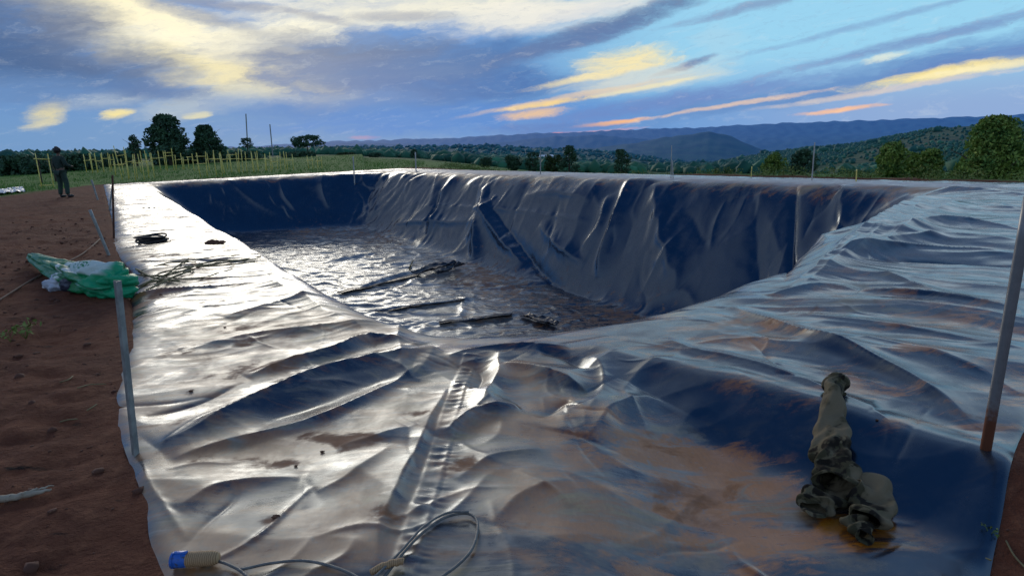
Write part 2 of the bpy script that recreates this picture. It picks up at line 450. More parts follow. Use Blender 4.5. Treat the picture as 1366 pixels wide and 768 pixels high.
# weld seam with puckers
seam_pts = smooth_line([S(a, b)[:2] for a, b in [(628, 476), (612, 520), (597, 570), (582, 620), (566, 670), (548, 730), (538, 768), (520, 830)]], 8)
s_, al_, L_ = polydist(X0, Y0, seam_pts)
inb = (al_ > 0.01) & (al_ < L_ - 0.01)
pk = np.sin(al_ * 2 * math.pi / 0.085 + 3.5 * pn(al_ * 4, al_ * 0, 3) + 14 * s_) * (0.6 + 0.6 * pn(al_ * 5, al_ * 0 + 4, 8))
Hn += np.where(inb, 0.005 * sstep(0.055, 0.045, np.abs(s_)) + 0.012 * (0.35 + np.abs(pn(al_ * 2.2, 0 * al_, 77))) * pk * np.exp(-((s_ - 0.0) / 0.034)**2) + 0.006 * np.abs(pk) * np.exp(-((s_ + 0.06) / 0.03)**2), 0)

Xf, Yf, Zf = X + NX * Hn, Y + NY * Hn, Z0 + NZ * Hn
# edges rest on the soil
ed = np.minimum(np.minimum(LA, LB), np.minimum(37.5 - LA, 19 - LB))
Zf = Zf - 0.02 * np.exp(-ed / 0.03) - 0.14 * np.exp(-ed / 0.10) * sstep(5, 10, R_)
V = np.stack([Xf, Yf, Zf], -1).reshape(-1, 3)
lm = mesh_np('pond_liner', V, grid_faces(*X.shape)[:, ::-1])

# stains painted by where dust and mud gather, plus painted sky reflection on far rim and floor
mud = np.zeros_like(X); dust = np.zeros_like(X); wet = np.zeros_like(X)
def blob(arr, px, py, rx, ry, ang=0, k=1.0):
    c = S(px, py)[:2]; r = np.linalg.norm(c); sx = rx * r / F; dy_ = max(ry * r * r / (F * 1.55), sx * 0.3)
    x, y = X0 - c[0], Y0 - c[1]; a = math.radians(ang)
    x, y = x * math.cos(a) + y * math.sin(a), -x * math.sin(a) + y * math.cos(a)
    arr += k * np.exp(-((x / sx)**2 + (y / dy_)**2))
for b in [(400, 440, 130, 25, 20, .8), (330, 500, 90, 20, 20, .6), (420, 590, 150, 30, 10, .8), (480, 700, 60, 70, 0, .8), (850, 600, 100, 50, 0, .5),
          (960, 620, 120, 60, 0, .75), (800, 680, 130, 50, 0, .5), (560, 560, 60, 40, 0, .5), (1180, 400, 150, 30, 0, .5), (1150, 300, 120, 20, 0, .3),
          (720, 520, 50, 30, 0, .5), (1010, 440, 80, 20, 0, .5), (1240, 500, 90, 25, 0, .4), (640, 300, 100, 15, 0, .2), (1000, 720, 140, 40, 0, .5)]:
    blob(dust, *b)
for b in [(230, 560, 60, 10, 0, .5), (300, 620, 60, 12, 0, .5), (420, 530, 60, 10, 0, .5), (260, 410, 60, 8, 0, .5), (350, 560, 40, 8, 0, .45), (560, 640, 30, 20, 0, .6), (610, 730, 40, 16, 0, .6), (700, 700, 50, 14, 0, .5), (1200, 480, 60, 10, 0, .5), (1300, 420, 40, 8, 0, .45), (1080, 330, 40, 5, 0, .4), (1250, 330, 40, 5, 0, .4), (240, 470, 40, 8, 10, .55), (300, 500, 50, 8, 10, .6), (350, 452, 50, 7, 10, .55), (520, 690, 26, 26, 0, .7), (470, 720, 30, 16, 0, .6), (430, 440, 60, 5, 0, .5), (1110, 420, 40, 8, 0, .5), (900, 460, 50, 6, 0, .5), (620, 620, 20, 14, 0, .8), (700, 575, 16, 10, 0, .6), (560, 560, 26, 12, 0, .7), (880, 650, 60, 20, 10, .8), (930, 700, 60, 16, 0, .7), (800, 640, 26, 10, 0, .6), (450, 590, 60, 10, -20, 1.2), (475, 600, 45, 8, 25, 1.0), (375, 622, 30, 5, 20, 1.1), (362, 697, 18, 8, 50, 1.1), (385, 490, 45, 10, 0, 1.0), (325, 440, 40, 6, 15, .8),
          (188, 402, 16, 10, 0, 1.1), (258, 522, 9, 4, 0, 1.0), (320, 462, 20, 5, 30, .7), (1290, 560, 30, 5, -40, .9), (960, 660, 90, 30, 0, .55), (880, 600, 40, 20, 0, .5),
          (200, 345, 30, 6, 0, .8), (300, 372, 30, 4, 0, .6), (700, 385, 120, 20, 0, .6), (520, 322, 40, 5, 0, .7), (850, 425, 90, 8, 0, .7), (470, 313, 50, 3, 0, .7),
          (400, 312, 40, 3, 0, .7), (640, 366, 60, 7, 0, .5), (1050, 440, 80, 4, -30, .5), (1160, 405, 20, 8, 0, .5), (1210, 560, 40, 6, 0, .3)]:
    blob(mud, *b)
dust += 0.9 * np.exp(-((din + .6) / .6)**2) * sstep(9, 13, R_) * sstep(-1.0, -.1, -np.minimum(dCD, dBC))  # paler far rim: grazing sky reflection painted in, not settled dirt
dust += 0.55 * left_m + 0.40 * fg * sstep(0.9, -0.3, X) + 0.22 * fg + 0.20 * right_m + 0.22 * floor_m
_wk = 1 - .97 * np.clip(wall_m * sstep(.3, .8, din) * 1.3, 0, 1) * (1 - .5 * sstep(-.8, .0, din - foot_w))
dust *= _wk; mud *= _wk
# low spots of folds hold dust, crests are rubbed clean
lowp = sstep(0.02, -0.02, Hn - fbm(X * 0.5, Y * 0.5, 1, 3) * 0.0 - 0.02)
sF, aF, LF = polydist(X0, Y0, CREST); fF = (np.degrees(np.arctan2(X0, np.maximum(Y0, .05))) + 40) / 80; wF = 0.24 + 0.42 * sstep(0.45, 0.68, fF) + 1.1 * sstep(0.24, 0.10, fF); tF = np.clip(sF / wF, 0, 1)
face = 4 * tF * (1 - tF) * sstep(9, 5, R_) * sstep(.52, .70, fF)
dust *= 1 - .85 * face
attr(lm, 'rim', .55 * np.exp(-((din + .7) / .7)**2) * sstep(9, 14, R_) * (np.minimum(dCD, dBC) < -.05))  # mask for the sky reflection painted along the far rim
attr(lm, 'warm', .70 * sstep(-.2, .9, X0) * sstep(6, 4, Y0) + .60)
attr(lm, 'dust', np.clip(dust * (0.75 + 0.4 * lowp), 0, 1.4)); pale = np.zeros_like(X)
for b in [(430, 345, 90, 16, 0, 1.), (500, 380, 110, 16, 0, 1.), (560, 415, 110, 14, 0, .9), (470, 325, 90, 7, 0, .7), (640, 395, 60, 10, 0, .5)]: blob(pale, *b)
attr(lm, 'pale', np.clip(pale, 0, .75) * floor_m)  # mask for silvery sky reflection painted on the pond floor
attr(lm, 'mud', mud); attr(lm, 'floorm', floor_m); attr(lm, 'wallm', wall_m)

# ------------------------------------------------------------------ liner material
n = NT('black_plastic_liner')
ob = n.tc.outputs['Object']
N1 = n.noise(1.1, 4, 0.6, ob, .5); N2 = n.noise(4.5, 6, 0.65, ob, 0.4); N3 = n.noise(22, 3, 0.6, ob)
st = n.mapv(ob, (0.8, 5, 2), math.radians(35)); N5 = n.noise(2.0, 8, 0.7, st, 1.0)
dust_sheenA, mudA = n.at('dust'), n.at('mud')
base = n.mix(n.ramp(N1, .3, .7), (0.0030, 0.009, 0.021), (0.0065, 0.014, 0.028))
N7 = n.noise(1.7, 7, .62, n.mapv(ob, (1, 1.7, 1), math.radians(40), (7, 2, 0)), .8)
fld = n.math('ADD', n.math('ADD', n.math('MULTIPLY', N1, .30), n.math('MULTIPLY', N7, .50)), n.math('MULTIPLY', N5, .26))
fld = n.math('ADD', fld, n.math('MULTIPLY', n.math('SUBTRACT', dust_sheenA, .70), .20))
dm = n.math('MULTIPLY', n.ramp(fld, .45, .62), n.math('MULTIPLY', dust_sheenA, 1.6, True), True)
dm = n.math('ADD', dm, n.math('MULTIPLY', dust_sheenA, 0.08), True)
dust_sheen_c = n.mix(n.ramp(N1, .42, .6), (0.26, 0.255, 0.225), (0.36, 0.235, 0.11))
dust_sheen_c = n.mix(n.ramp(N5, .5, .72), dust_sheen_c, (0.40, 0.36, 0.30))
base = n.mix(n.at('wallm'), base, n.mix(n.ramp(N1, .3, .7), (0.0008, 0.009, 0.030), (0.0022, 0.014, 0.040)))
c = n.mix(n.math('MULTIPLY', dm, 0.60), base, dust_sheen_c)
N6 = n.noise(1.9, 8, .68, n.mapv(ob, (1, 2.4, 1), math.radians(-50), (3, 1, 0)), .6)
orange = n.math('MULTIPLY', n.ramp(n.math('ADD', n.math('MULTIPLY', dust_sheenA, .13), N6), .525, .68), n.ramp(N3, .18, .48))
ochre = n.math('MULTIPLY', n.ramp(N6, .50, .38), n.ramp(N7, .46, .60))
c = n.mix(n.math('MULTIPLY', n.math('MULTIPLY', ochre, dust_sheenA), .75, True), c, (.30, .20, .060))
orange = n.math('MULTIPLY', orange, n.ramp(dust_sheenA, .08, .30))
c = n.mix(n.math('MULTIPLY', n.math('MULTIPLY', orange, .95), n.at('warm'), True), c, (0.36, 0.125, 0.010))
mm = n.math('MULTIPLY', n.ramp(n.math('ADD', mudA, n.math('MULTIPLY', n.math('SUBTRACT', n.math('ADD', n.math('MULTIPLY', N2, .6), n.math('MULTIPLY', N6, .4)), .5), 4.6)), .45, 1.15), n.math('MULTIPLY', n.ramp(N3, .15, .45, .5, 1.), n.ramp(mudA, .04, .25)))
ring = n.math('MULTIPLY', n.ramp(n.math('ABSOLUTE', n.math('SUBTRACT', N2, .53)), .0, .014, 1, 0), n.math('MULTIPLY', dust_sheenA, .35, True))
fine = n.ramp(n.noise(55, 3, .7, n.mapv(ob, (1, .35, 1), .7)), .35, .7, .92, 1.08)
fm = n.n('ShaderNodeVectorMath', operation='SCALE'); n.l(c, fm.inputs[0]); n.l(fine, fm.inputs[3]); c = fm.outputs[0]
c = n.mix(n.at('rim'), c, (.50, .52, .54))  # near-white colour stands for the glancing reflection of the sky
c = n.mix(n.math('MULTIPLY', n.at('pale'), n.ramp(fld, .36, .60, .25, .9), True), c, (.62, .59, .54))  # light colour stands for the silver sheen of the floor
c = n.mix(n.math('MULTIPLY', mm, .9), c, n.mix(N3, (0.13, 0.046, 0.012), (0.30, 0.115, 0.025)))
speck = n.math('MULTIPLY', n.ramp(n.noise(60, 2, .5, ob), .72, .76), n.ramp(N1, .5, .6))
c = n.mix(n.math('MULTIPLY', speck, .7), c, (0.06, 0.03, 0.02))
rg = n.ramp(N2, .3, .7, .17, .27)
rg = n.math('ADD', rg, n.math('MULTIPLY', n.math('SUBTRACT', N2, .5), .25)); rg = n.math('ADD', rg, n.math('MULTIPLY', dm, .26)); rg = n.math('ADD', rg, n.math('MULTIPLY', mm, .4), True)
bp = n.bump(N3, .08, .004)
# fine wrinkles stronger on the pond floor
fl = n.noise(3.2, 3, .55, n.mapv(ob, (1, 2.2, 1), .5), .6)
fb = n.n('ShaderNodeBump'); n.l(n.math('MULTIPLY', n.math('ABSOLUTE', n.math('SUBTRACT', fl, .5)), n.math('ADD', n.math('MULTIPLY', n.at('floorm'), 1.0), .03)), fb.inputs['Height'])
fb.inputs['Strength'].default_value = .8; fb.inputs['Distance'].default_value = .008; n.l(bp, fb.inputs['Normal'])
liner_mat = n.set(c, rg, fb.outputs[0], IOR=1.85, Specular_Tint=(.70, .86, 1.0, 1.0))
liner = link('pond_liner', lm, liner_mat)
tag(liner, 'huge black plastic liner draped over the pond pit and its banks, dusty and mud stained', 'pond liner')

# ------------------------------------------------------------------ terrain
def ringtab():
    T = {
     40: [(0, 241), (430, 227), (620, 226), (760, 240), (900, 243), (1366, 235)],
     100: [(0, 221), (430, 209), (560, 214), (650, 224), (760, 236), (900, 236), (1366, 230)],
     250: [(0, 213), (430, 206), (560, 211), (700, 222), (900, 228), (1100, 232), (1366, 228)],
     520: [(0, 211), (430, 203), (620, 209), (700, 212), (850, 221), (950, 217), (1050, 200), (1150, 190), (1250, 172), (1366, 163)],
     800: [(0, 212), (430, 206), (560, 205), (640, 208), (780, 212), (900, 222), (1000, 226), (1366, 185)],
     1200: [(0, 209), (430, 199), (560, 196), (640, 194), (700, 197), (760, 201), (840, 207), (900, 216), (1000, 222), (1366, 200)],
     1800: [(0, 213), (430, 205), (640, 204), (840, 214), (1000, 226), (1366, 205)],
     2600: [(0, 211), (430, 203), (560, 201), (700, 200), (800, 197), (850, 190), (900, 181), (945, 176), (975, 182), (1010, 199), (1060, 215), (1366, 200)],
     3800: [(0, 213), (430, 203), (700, 204), (1000, 212), (1366, 185)],
     5500: [(0, 209), (430, 196), (480, 191), (530, 191), (600, 194), (680, 190), (740, 182), (800, 180), (860, 186), (950, 192), (1050, 190), (1366, 178)],
     8500: [(0, 211), (700, 192), (900, 184), (1100, 180), (1366, 166)],
     14000: [(0, 210), (683, 182), (900, 174), (1366, 156)],
     28000: [(0, 208), (683, 180), (1366, 152)]}
    out = []
    for r, l in T.items():
        ae = [azel(*p) for p in l]
        out.append((r, [a for a, _ in ae], [e_ for _, e_ in ae]))
    return out
RT = ringtab()
def terr_z(az, r):
    az = np.asarray(az, float); r = np.asarray(r, float)
    rs = [24.0] + [t[0] for t in RT]; lr = np.log(rs)
    Zs = [np.zeros(az.shape)]
    for r_k, a, e_ in RT:
        zk = CAM[2] + r_k * np.tan(np.interp(az, a, e_))
        if r_k == 40: zk = zk * sstep(math.radians(-7), math.radians(3), az)
        if r_k == 100: zk = np.where(az < math.radians(-12), zk * .0 - .3, zk)
        Zs.append(zk)
    E_ = np.array(Zs); x = np.clip(np.log(np.maximum(r, 1e-3)), lr[0], lr[-1])
    i = np.clip(np.searchsorted(lr, x) - 1, 0, len(rs) - 2)
    f = (x - lr[i]) / (lr[i + 1] - lr[i])
    i_ = np.expand_dims(i, 0)
    z0 = np.take_along_axis(E_, i_, 0)[0]; z1 = np.take_along_axis(E_, i_ + 1, 0)[0]
    fr_l = (np.exp(f * (lr[i + 1] - lr[i])) - 1) / (np.exp(lr[i + 1] - lr[i]) - 1)
    f = fr_l
    z = z0 + (z1 - z0) * f
    # noise: ridges with rugged outline
    x_, y_ = r * np.sin(az), r * np.cos(az)
    amp = sstep(120, 600, r) * r * 0.0035
    z = z + amp * fbm(x_ / (0.16 * r + 20), y_ / (0.16 * r + 20), 3, 200)
    z = z + sstep(400, 2600, r) * r * 0.0016 * pn(x_ / (0.012 * r + 8), y_ / (0.012 * r + 8), 205)
    back = sstep(math.radians(60), math.radians(100), np.abs(az))
    flat = sstep(40, 24, r)
    return np.where(r < 24, 0, z) * 1.0 * (1 - back * sstep(24, 60, r)) + 0 * flat
# rings
rr = np.concatenate([np.geomspace(0.5, 24, 420), np.geomspace(24.3, 30000, 430)])
ang = np.concatenate([np.linspace(-180, -48, 45, endpoint=False), np.linspace(-48, 48, 760), np.linspace(48, 180, 46)[1:-1]])
ang = np.radians(ang)
AZ, RR = np.meshgrid(ang, rr, indexing='xy')   # rows = rings
GX, GY = RR * np.sin(AZ), RR * np.cos(AZ)
blend = sstep(18, 30, RR)
GZ = terr_z(AZ, RR)
CAMGROUND = -0.17
nb = base_z(GX, GY)
dg = indist(GX, GY)
inside_liner = np.zeros_like(GX)
oc = [OC, BO, CO_, DO]
def outer_d(x, y):
    cen = np.mean(oc, 0); ds = []
    for i in range(4):
        a, b = oc[i], oc[(i + 1) % 4]; v = b - a; nn = np.array([v[1], -v[0]]) / np.linalg.norm(v)
        if (cen - a) @ nn < 0: nn = -nn
        ds.append((x - a[0]) * nn[0] + (y - a[1]) * nn[1])
    return np.minimum.reduce(ds)
og = outer_d(GX, GY)
# near ground follows the same bank level as the liner edge
sC, aC, LC = polydist(GX, GY, CREST)
near = sstep(9, 5, RR)
lip = -near * 0.17 * sstep(0, 1, sC / 0.4)
rough = 0.06 * fbm(GX * 0.8, GY * 0.8, 4, 300) + 0.030 * fbm(GX * 4, GY * 4, 4, 310) - .02 * ridged(GX * 1.3, GY * 2.2, 312, 3)
under = 0.10 * sstep(0.02, 0.12, og) + 0.10 * sstep(0.1, 0.5, og) + 0.5 * sstep(-0.8, 0.1, dg)
nearz = nb * 1.0 + rough * sstep(0.05, -0.5, og) - 0.012 - under
nearz = nearz - 1.5 * sstep(0.6, 7, -edge_d(GX, GY, CO_, DO)) * sstep(math.radians(-6), math.radians(8), AZ)
wn = sstep(45, 22, RR)
far_side = sstep(0.6, 7, -edge_d(GX, GY, CO_, DO)) * sstep(math.radians(-6), math.radians(8), AZ)
GZ = np.minimum(GZ, GZ - 1.5 * far_side * sstep(60, 30, RR))
Zt = np.where(RR < 24, nearz, np.where(og > -0.05, nearz, GZ + rough * wn - 0.012))
Vt = np.stack([GX, GY, Zt], -1).reshape(-1, 3)
Vt = np.vstack([Vt, [[0, 0, CAMGROUND - .012]]])
Fg = grid_faces(len(rr), len(ang), True)
Fg = Fg[:, ::-1]
gm = mesh_np('ground', Vt, Fg)
gl0 = P(0, 262)[:2]; gl1 = P(125, 246)[:2]
gd = edge_d(GX, GY, gl0, gl1)
if ((P(100, 230)[:2] - gl0) @ np.array([gl1[1] - gl0[1], -(gl1[0] - gl0[0])])) * 1 > 0: pass
# grass lies beyond the line (away from the pond centre)
v = gl1 - gl0; nn = np.array([-v[1], v[0]]) / np.linalg.norm(v)
if (P(0, 250)[:2] - gl0) @ nn < 0: nn = -nn
gd = (GX - gl0[0]) * nn[0] + (GY - gl0[1]) * nn[1]
grass = sstep(-0.3, 0.5, gd + 0.9 * fbm(GX * 0.5, GY * 0.5, 3, 320))
grass = np.maximum(grass, sstep(0.1, 0.9, edge_d(GX, GY, CO_, DO) * -1 - 0.2 + 0.4 * pn(GX, GY, 9)))
grass = np.maximum(grass, sstep(0.1, 0.7, edge_d(GX, GY, BO, CO_) * -1 + 0.4 * pn(GX, GY, 9)))
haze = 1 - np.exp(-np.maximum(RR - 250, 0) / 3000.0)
# bare orchard slope on the right
pb = [azel(1050, 245), azel(1130, 218), azel(1200, 198), azel(1265, 180), azel(1290, 178)]
EL = np.arctan2(Zt - CAM[2], RR)
cel = np.interp(AZ, [p[0] for p in pb], [p[1] for p in pb])
bare = np.exp(-((EL - cel) / math.radians(0.75))**2) * sstep(pb[0][0] - .02, pb[0][0] + .03, AZ) * sstep(pb[-1][0] + .02, pb[-1][0] - .02, AZ) * (RR > 200) * (RR < 700)
def pad(a): return np.r_[a.reshape(-1), 0]
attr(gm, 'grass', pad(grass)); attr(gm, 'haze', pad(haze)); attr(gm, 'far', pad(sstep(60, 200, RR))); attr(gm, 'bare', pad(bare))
n = NT('soil_and_fields'); ob = n.tc.outputs['Object']
a1 = n.noise(0.9, 4, .6, ob); a2 = n.noise(9, 6, .7, ob); a3 = n.noise(45, 2, .65, ob)
soil = n.mix(n.ramp(a1, .35, .65), (0.105, 0.036, 0.020), (0.155, 0.053, 0.027))
soil = n.mix(n.ramp(a2, .45, .75), soil, (0.20, 0.080, 0.042))
soil = n.mix(n.ramp(n.noise(2.4, 6, .7, n.mapv(ob, (1, 3, 1), .3)), .60, .72), soil, (0.018, 0.010, 0.008))
g1 = n.noise(0.6, 5, .6, ob); g2 = n.noise(7, 4, .6, ob)
gr = n.mix(n.ramp(g1, .35, .65), (0.050, 0.13, 0.020), (0.10, 0.21, 0.036)); gr = n.mix(n.ramp(g2, .5, .7), gr, (0.11, 0.15, 0.045))
f1 = n.noise(0.012, 6, .6, ob); f2 = n.noise(0.11, 5, .7, ob)
far = n.mix(n.ramp(f1, .4, .6), (0.014, 0.062, 0.032), (0.034, 0.105, 0.040)); far = n.mix(n.ramp(f2, .5, .62), far, (0.010, 0.044, 0.026))
wv = n.n('ShaderNodeTexWave'); wv.inputs['Scale'].default_value = .045; wv.inputs['Distortion'].default_value = 1.5; n.l(n.mapv(ob, (1, 1, 0), .9), wv.inputs['Vector'])
far = n.mix(n.math('MULTIPLY', n.ramp(wv.outputs['Fac'], .4, .9), n.ramp(f1, .45, .55, 0, .5)), far, (0.040, 0.090, 0.036))
bare_c = n.mix(n.ramp(f2, .4, .6), (0.22, 0.18, 0.10), (0.06, 0.085, 0.045))
far = n.mix(n.math('MULTIPLY', n.at('bare'), .45, True), far, bare_c)
c = n.mix(n.at('grass'), soil, gr); c = n.mix(n.at('far'), c, far)
c = n.mix(n.at('haze'), c, (0.028, 0.190, 0.440))  # blue distance haze mixed into the ground colour
bp = n.bump(a2, 1.0, .06); bp = n.bump(a3, .8, .008, bp)
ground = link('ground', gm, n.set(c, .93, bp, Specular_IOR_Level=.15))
tag(ground, 'red brown bare soil beside the pond, green fields and hazy blue hills beyond', kind='structure')

def gz(x, y):
    "ground height by nearest terrain vertex"
    r = math.hypot(x, y); a = math.atan2(x, y)
    i = int(np.argmin(np.abs(rr - r))); j = int(np.argmin(np.abs(ang - a)))
    return float(Zt[i, j])
def lz(x, y):
    "height of liner surface at plan position"
    i = int(np.argmin((Xf.ravel() - x)**2 + (Yf.ravel() - y)**2))
    return float(Zf.ravel()[i])
def liner_hit(px, py):
    "exact point on wrinkled liner"
    p = S(px, py)
    for _ in range(3):
        z = lz(p[0], p[1]); d = ray(px, py); t = (z - CAM[2]) / d[2]
        q = CAM + t * d
        if np.hypot(*(q - p)[:2]) > 1.5: break
        p = q
    p[2] = lz(p[0], p[1]); return p
def ground_hit(px, py):
    z = -0.02
    for _ in range(4):
        p = P(px, py, z); z = gz(p[0], p[1])
    p[2] = z; return p
# ------------------------------------------------------------------ materials for things
def foliage(name, dark, light, tip=None, scale=1.5):
    n = NT(name)
    pos = n.geo.outputs['Position']
    f = n.noise(scale, 3, .6, pos); g = n.noise(scale * 7, 2, .6, pos)
    c = n.mix(n.ramp(f, .35, .65), dark, light)
    c = n.mix(n.ramp(g, .5, .75), c, tip or tuple(min(1, v * 1.6) for v in light))
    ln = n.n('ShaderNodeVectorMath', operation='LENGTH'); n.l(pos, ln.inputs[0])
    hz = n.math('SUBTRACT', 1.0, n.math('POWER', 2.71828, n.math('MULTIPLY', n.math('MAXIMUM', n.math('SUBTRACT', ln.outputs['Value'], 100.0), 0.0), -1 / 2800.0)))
    c = n.mix(hz, c, (0.028, 0.190, 0.440))  # aerial haze put into the leaf colour by distance
    return n.set(c, .75, Specular_IOR_Level=.25)
F_DARK = foliage('dark_foliage', (0.030, 0.072, 0.046), (0.058, 0.120, 0.060))
F_MID = foliage('green_foliage', (0.018, 0.040, 0.012), (0.052, 0.080, 0.022))
F_OLIVE = foliage('olive_foliage', (0.075, 0.165, 0.040), (0.19, 0.27, 0.052), (0.38, 0.42, 0.08))
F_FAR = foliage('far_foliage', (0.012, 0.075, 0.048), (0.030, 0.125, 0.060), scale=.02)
F_GRASS = foliage('grass_blades', (0.060, 0.16, 0.025), (0.13, 0.26, 0.045), (0.22, 0.31, 0.07), .8)
F_WEED = foliage('weed_leaves', (0.08, 0.13, 0.030), (0.16, 0.22, 0.05), (0.30, 0.32, 0.10), 1.2)
BARK = simple('bark', (0.05, 0.038, 0.028), (0.10, 0.08, 0.06), 6, .9)
YEL = simple('yellow_bamboo', (0.74, 0.58, 0.10), (0.82, 0.70, 0.22), 3, .6, c3=(0.25, 0.20, 0.05))
STEEL = simple('galvanised_steel', (0.19, 0.20, 0.19), (0.30, 0.31, 0.29), 14, .55, .15, .002, .15)
PALE = simple('pale_weathered_pole', (0.45, 0.45, 0.42), (0.30, 0.30, 0.28), 9, .7)
RUSTY = simple('rusty_iron', (0.075, 0.030, 0.018), (0.13, 0.055, 0.028), 18, .8, .5, .003, .3)
# steel post with rust creeping up from the base
n = NT('steel_post_rusted_foot'); z_ = n.n('ShaderNodeSeparateXYZ'); n.l(n.tc.outputs['Object'], z_.inputs[0])
nn1 = n.noise(22, 5, .65); k = n.ramp(n.math('ADD', z_.outputs[2], n.math('MULTIPLY', nn1, .35)), .30, .46, 1, 0)
RUSTFOOT = n.set(n.mix(k, n.mix(nn1, (0.13, 0.14, 0.15), (0.27, 0.27, 0.27)), (0.15, 0.050, 0.022)), n.ramp(k, 0, 1, .42, .85), n.bump(nn1, .3, .003), Metallic=.4)

# ------------------------------------------------------------------ trees
def leaf_mesh(name, P_, size, up=0.35, asp=0.55, rg=rng):
    P_ = np.asarray(P_); k = len(P_)
    nrm = rg.normal(size=(k, 3)); nrm[:, 2] += up; nrm /= np.linalg.norm(nrm, axis=1)[:, None]
    t = np.cross(nrm, rg.normal(size=(k, 3))); t /= np.linalg.norm(t, axis=1)[:, None] + 1e-9
    b = np.cross(nrm, t); s = (size * rg.uniform(.6, 1.4, k))[:, None]
    V = np.stack([P_ - t * s, P_ + b * s * asp, P_ + t * s, P_ - b * s * asp], 1).reshape(-1, 3)
    return mesh_np(name, V, np.arange(4 * k).reshape(-1, 4))
def crown_points(h0, h1, rad, prof, nclump, nleaf, flat=1.0):
    out = []
    for c in range(nclump):
        t = rng.uniform(0.03, 0.97); rr_ = rad * .80 * prof(t) * rng.uniform(0.25, 1.0)**0.6; a = rng.uniform(0, 2 * math.pi)
        cc_ = np.array([rr_ * math.cos(a), rr_ * math.sin(a), h0 + t * (h1 - h0)])
        cr = rad * rng.uniform(.14, .32); cc_[2] = min(cc_[2], h1 - cr * .7); cc_[:2] *= 1 + .22 * math.sin(3 * a + rad * 9) * (1 - t)
        q = rng.normal(size=(nleaf, 3)); q /= np.linalg.norm(q, axis=1)[:, None]
        q *= cr * rng.uniform(0.35, 1.1, (nleaf, 1))**0.5; q[:, 2] *= .75 * flat
        out.append(cc_ + q)
    return np.vstack(out)
PROF = {'round': lambda t: math.sqrt(max(0, 1 - (2 * t - 1)**2)) * .98 + .05,
        'cone': lambda t: (1 - t)**.75 * .98 + .04, 'dome': lambda t: max(0, 1 - t**1.6)**.72 * .95 * (1 if t > .2 else .75 + 1.25 * t) + .05, 'peak': lambda t: max(0, 1 - t**1.15)**.8 * .97 + .03,
        'umbrella': lambda t: .55 + .5 * math.sin(math.pi * min(1, t + .1)), 'bush': lambda t: math.sqrt(max(0, 1 - t**3)) }
def tree(name, px, top_y, r, w_px, kind, mat, label, cat='tree', group=None, nclump=70, nleaf=60, crown0=.25, base_px=None, leaf=None, leaves=True, open_=False):
    az, el = azel(px, top_y)
    x, y = r * math.sin(az), r * math.cos(az)
    zb = gz(x, y) if base_px is None else CAM[2] + r * math.tan(azel(px, base_px)[1])
    zt = CAM[2] + r * math.tan(el); h = max(zt - zb, .5); rad = w_px / F * r / 2 / math.cos(el)
    t_ = empty(name, (x, y, zb), label, cat, group)
    pts = crown_points(h * crown0, h, rad, PROF[kind], nclump, nleaf, .5 if kind == 'umbrella' else 1)
    lm_ = leaf_mesh('crown', pts, leaf or rad * .075)
    link('crown', lm_, mat, t_, False)
    mb = MB(); tr = max(.035 * h, .02); lean = rng.normal(0, .02 * h, 2)
    mb.tube([(0, 0, -.3), (lean[0] * .3, lean[1] * .3, h * .3), (lean[0], lean[1], h * .62), (lean[0] * 1.2, lean[1] * 1.2, h * .86)], [tr, tr * .8, tr * .5, tr * .15], 8)
    for i in range(9):
        a = i * 2.4 + rng.uniform(-.3, .3); z0 = h * rng.uniform(max(.15, crown0), .7); l = rad * rng.uniform(.55, .85)
        tip = (l * math.cos(a), l * math.sin(a), min(h * .95, z0 + l * rng.uniform(.4, .9)))
        mb.tube([(0, 0, z0), (tip[0] * .5, tip[1] * .5, z0 + (tip[2] - z0) * .35), tip], [tr * .35, tr * .22, tr * .06], 6)
    mb.build('trunk', BARK, t_)
    return t_
G1 = 'trees behind the yellow stakes'
tree('small_tree', 177, 180, 90, 28, 'cone', F_DARK, 'small pointed dark tree, leftmost of the trees on the skyline above the yellow stakes', group=G1, nclump=40, nleaf=50, crown0=.12)
tree('broad_tree', 218, 153, 82, 56, 'dome', F_DARK, 'tallest dark rounded tree on the skyline behind the yellow stakes', group=G1, nclump=130, nleaf=70, crown0=.18, leaf=.17)
tree('round_tree', 272, 167, 84, 42, 'dome', F_DARK, 'dark rounded tree just right of the tallest skyline tree', group=G1, nclump=100, nleaf=60, crown0=.16, leaf=.15)
tree('round_tree', 328, 184, 95, 18, 'round', F_DARK, 'small ball crowned tree on a thin trunk beside a thin mast', group=G1, nclump=30, nleaf=40, crown0=.55)
tree('umbrella_tree', 408, 179, 120, 46, 'umbrella', F_DARK, 'flat topped spreading tree with sky showing through its crown', nclump=44, nleaf=34, crown0=.42, leaf=.20)
tree('shrub', 400, 203, 100, 46, 'bush', F_DARK, 'dark bushy shrub at the foot of the flat topped tree', 'shrub', nclump=60, nleaf=50, crown0=.05)
for i, (px, ty, r, w_, lab) in enumerate([(150, 204, 95, 36, 'low dark bush behind the stakes left of the pointed tree'), (322, 203, 90, 60, 'wide low dark bush under the ball crowned tree'),
        (238, 205, 88, 70, 'wide dark thicket under the two big skyline trees'), (22, 208, 75, 70, 'long dark low bush at the left edge of the field'), (96, 206, 80, 50, 'dark low bush behind the standing person')]):
    tree('shrub', px, ty, r, w_, 'bush', F_DARK, lab, 'shrub', group='low bushes at the edge of the field', nclump=70, nleaf=50, crown0=.03)
tree('banana_plant', 47, 201, 45, 17, 'umbrella', F_DARK, 'ragged leafy plant standing behind the yellow frame left of the person', 'plant', nclump=16, nleaf=30, crown0=.5)
tree('banana_plant', 67, 201, 47, 15, 'umbrella', F_DARK, 'ragged leafy plant half hidden behind the person', 'plant', nclump=16, nleaf=30, crown0=.45)
G2 = 'trees scattered beyond the far rim of the pond'
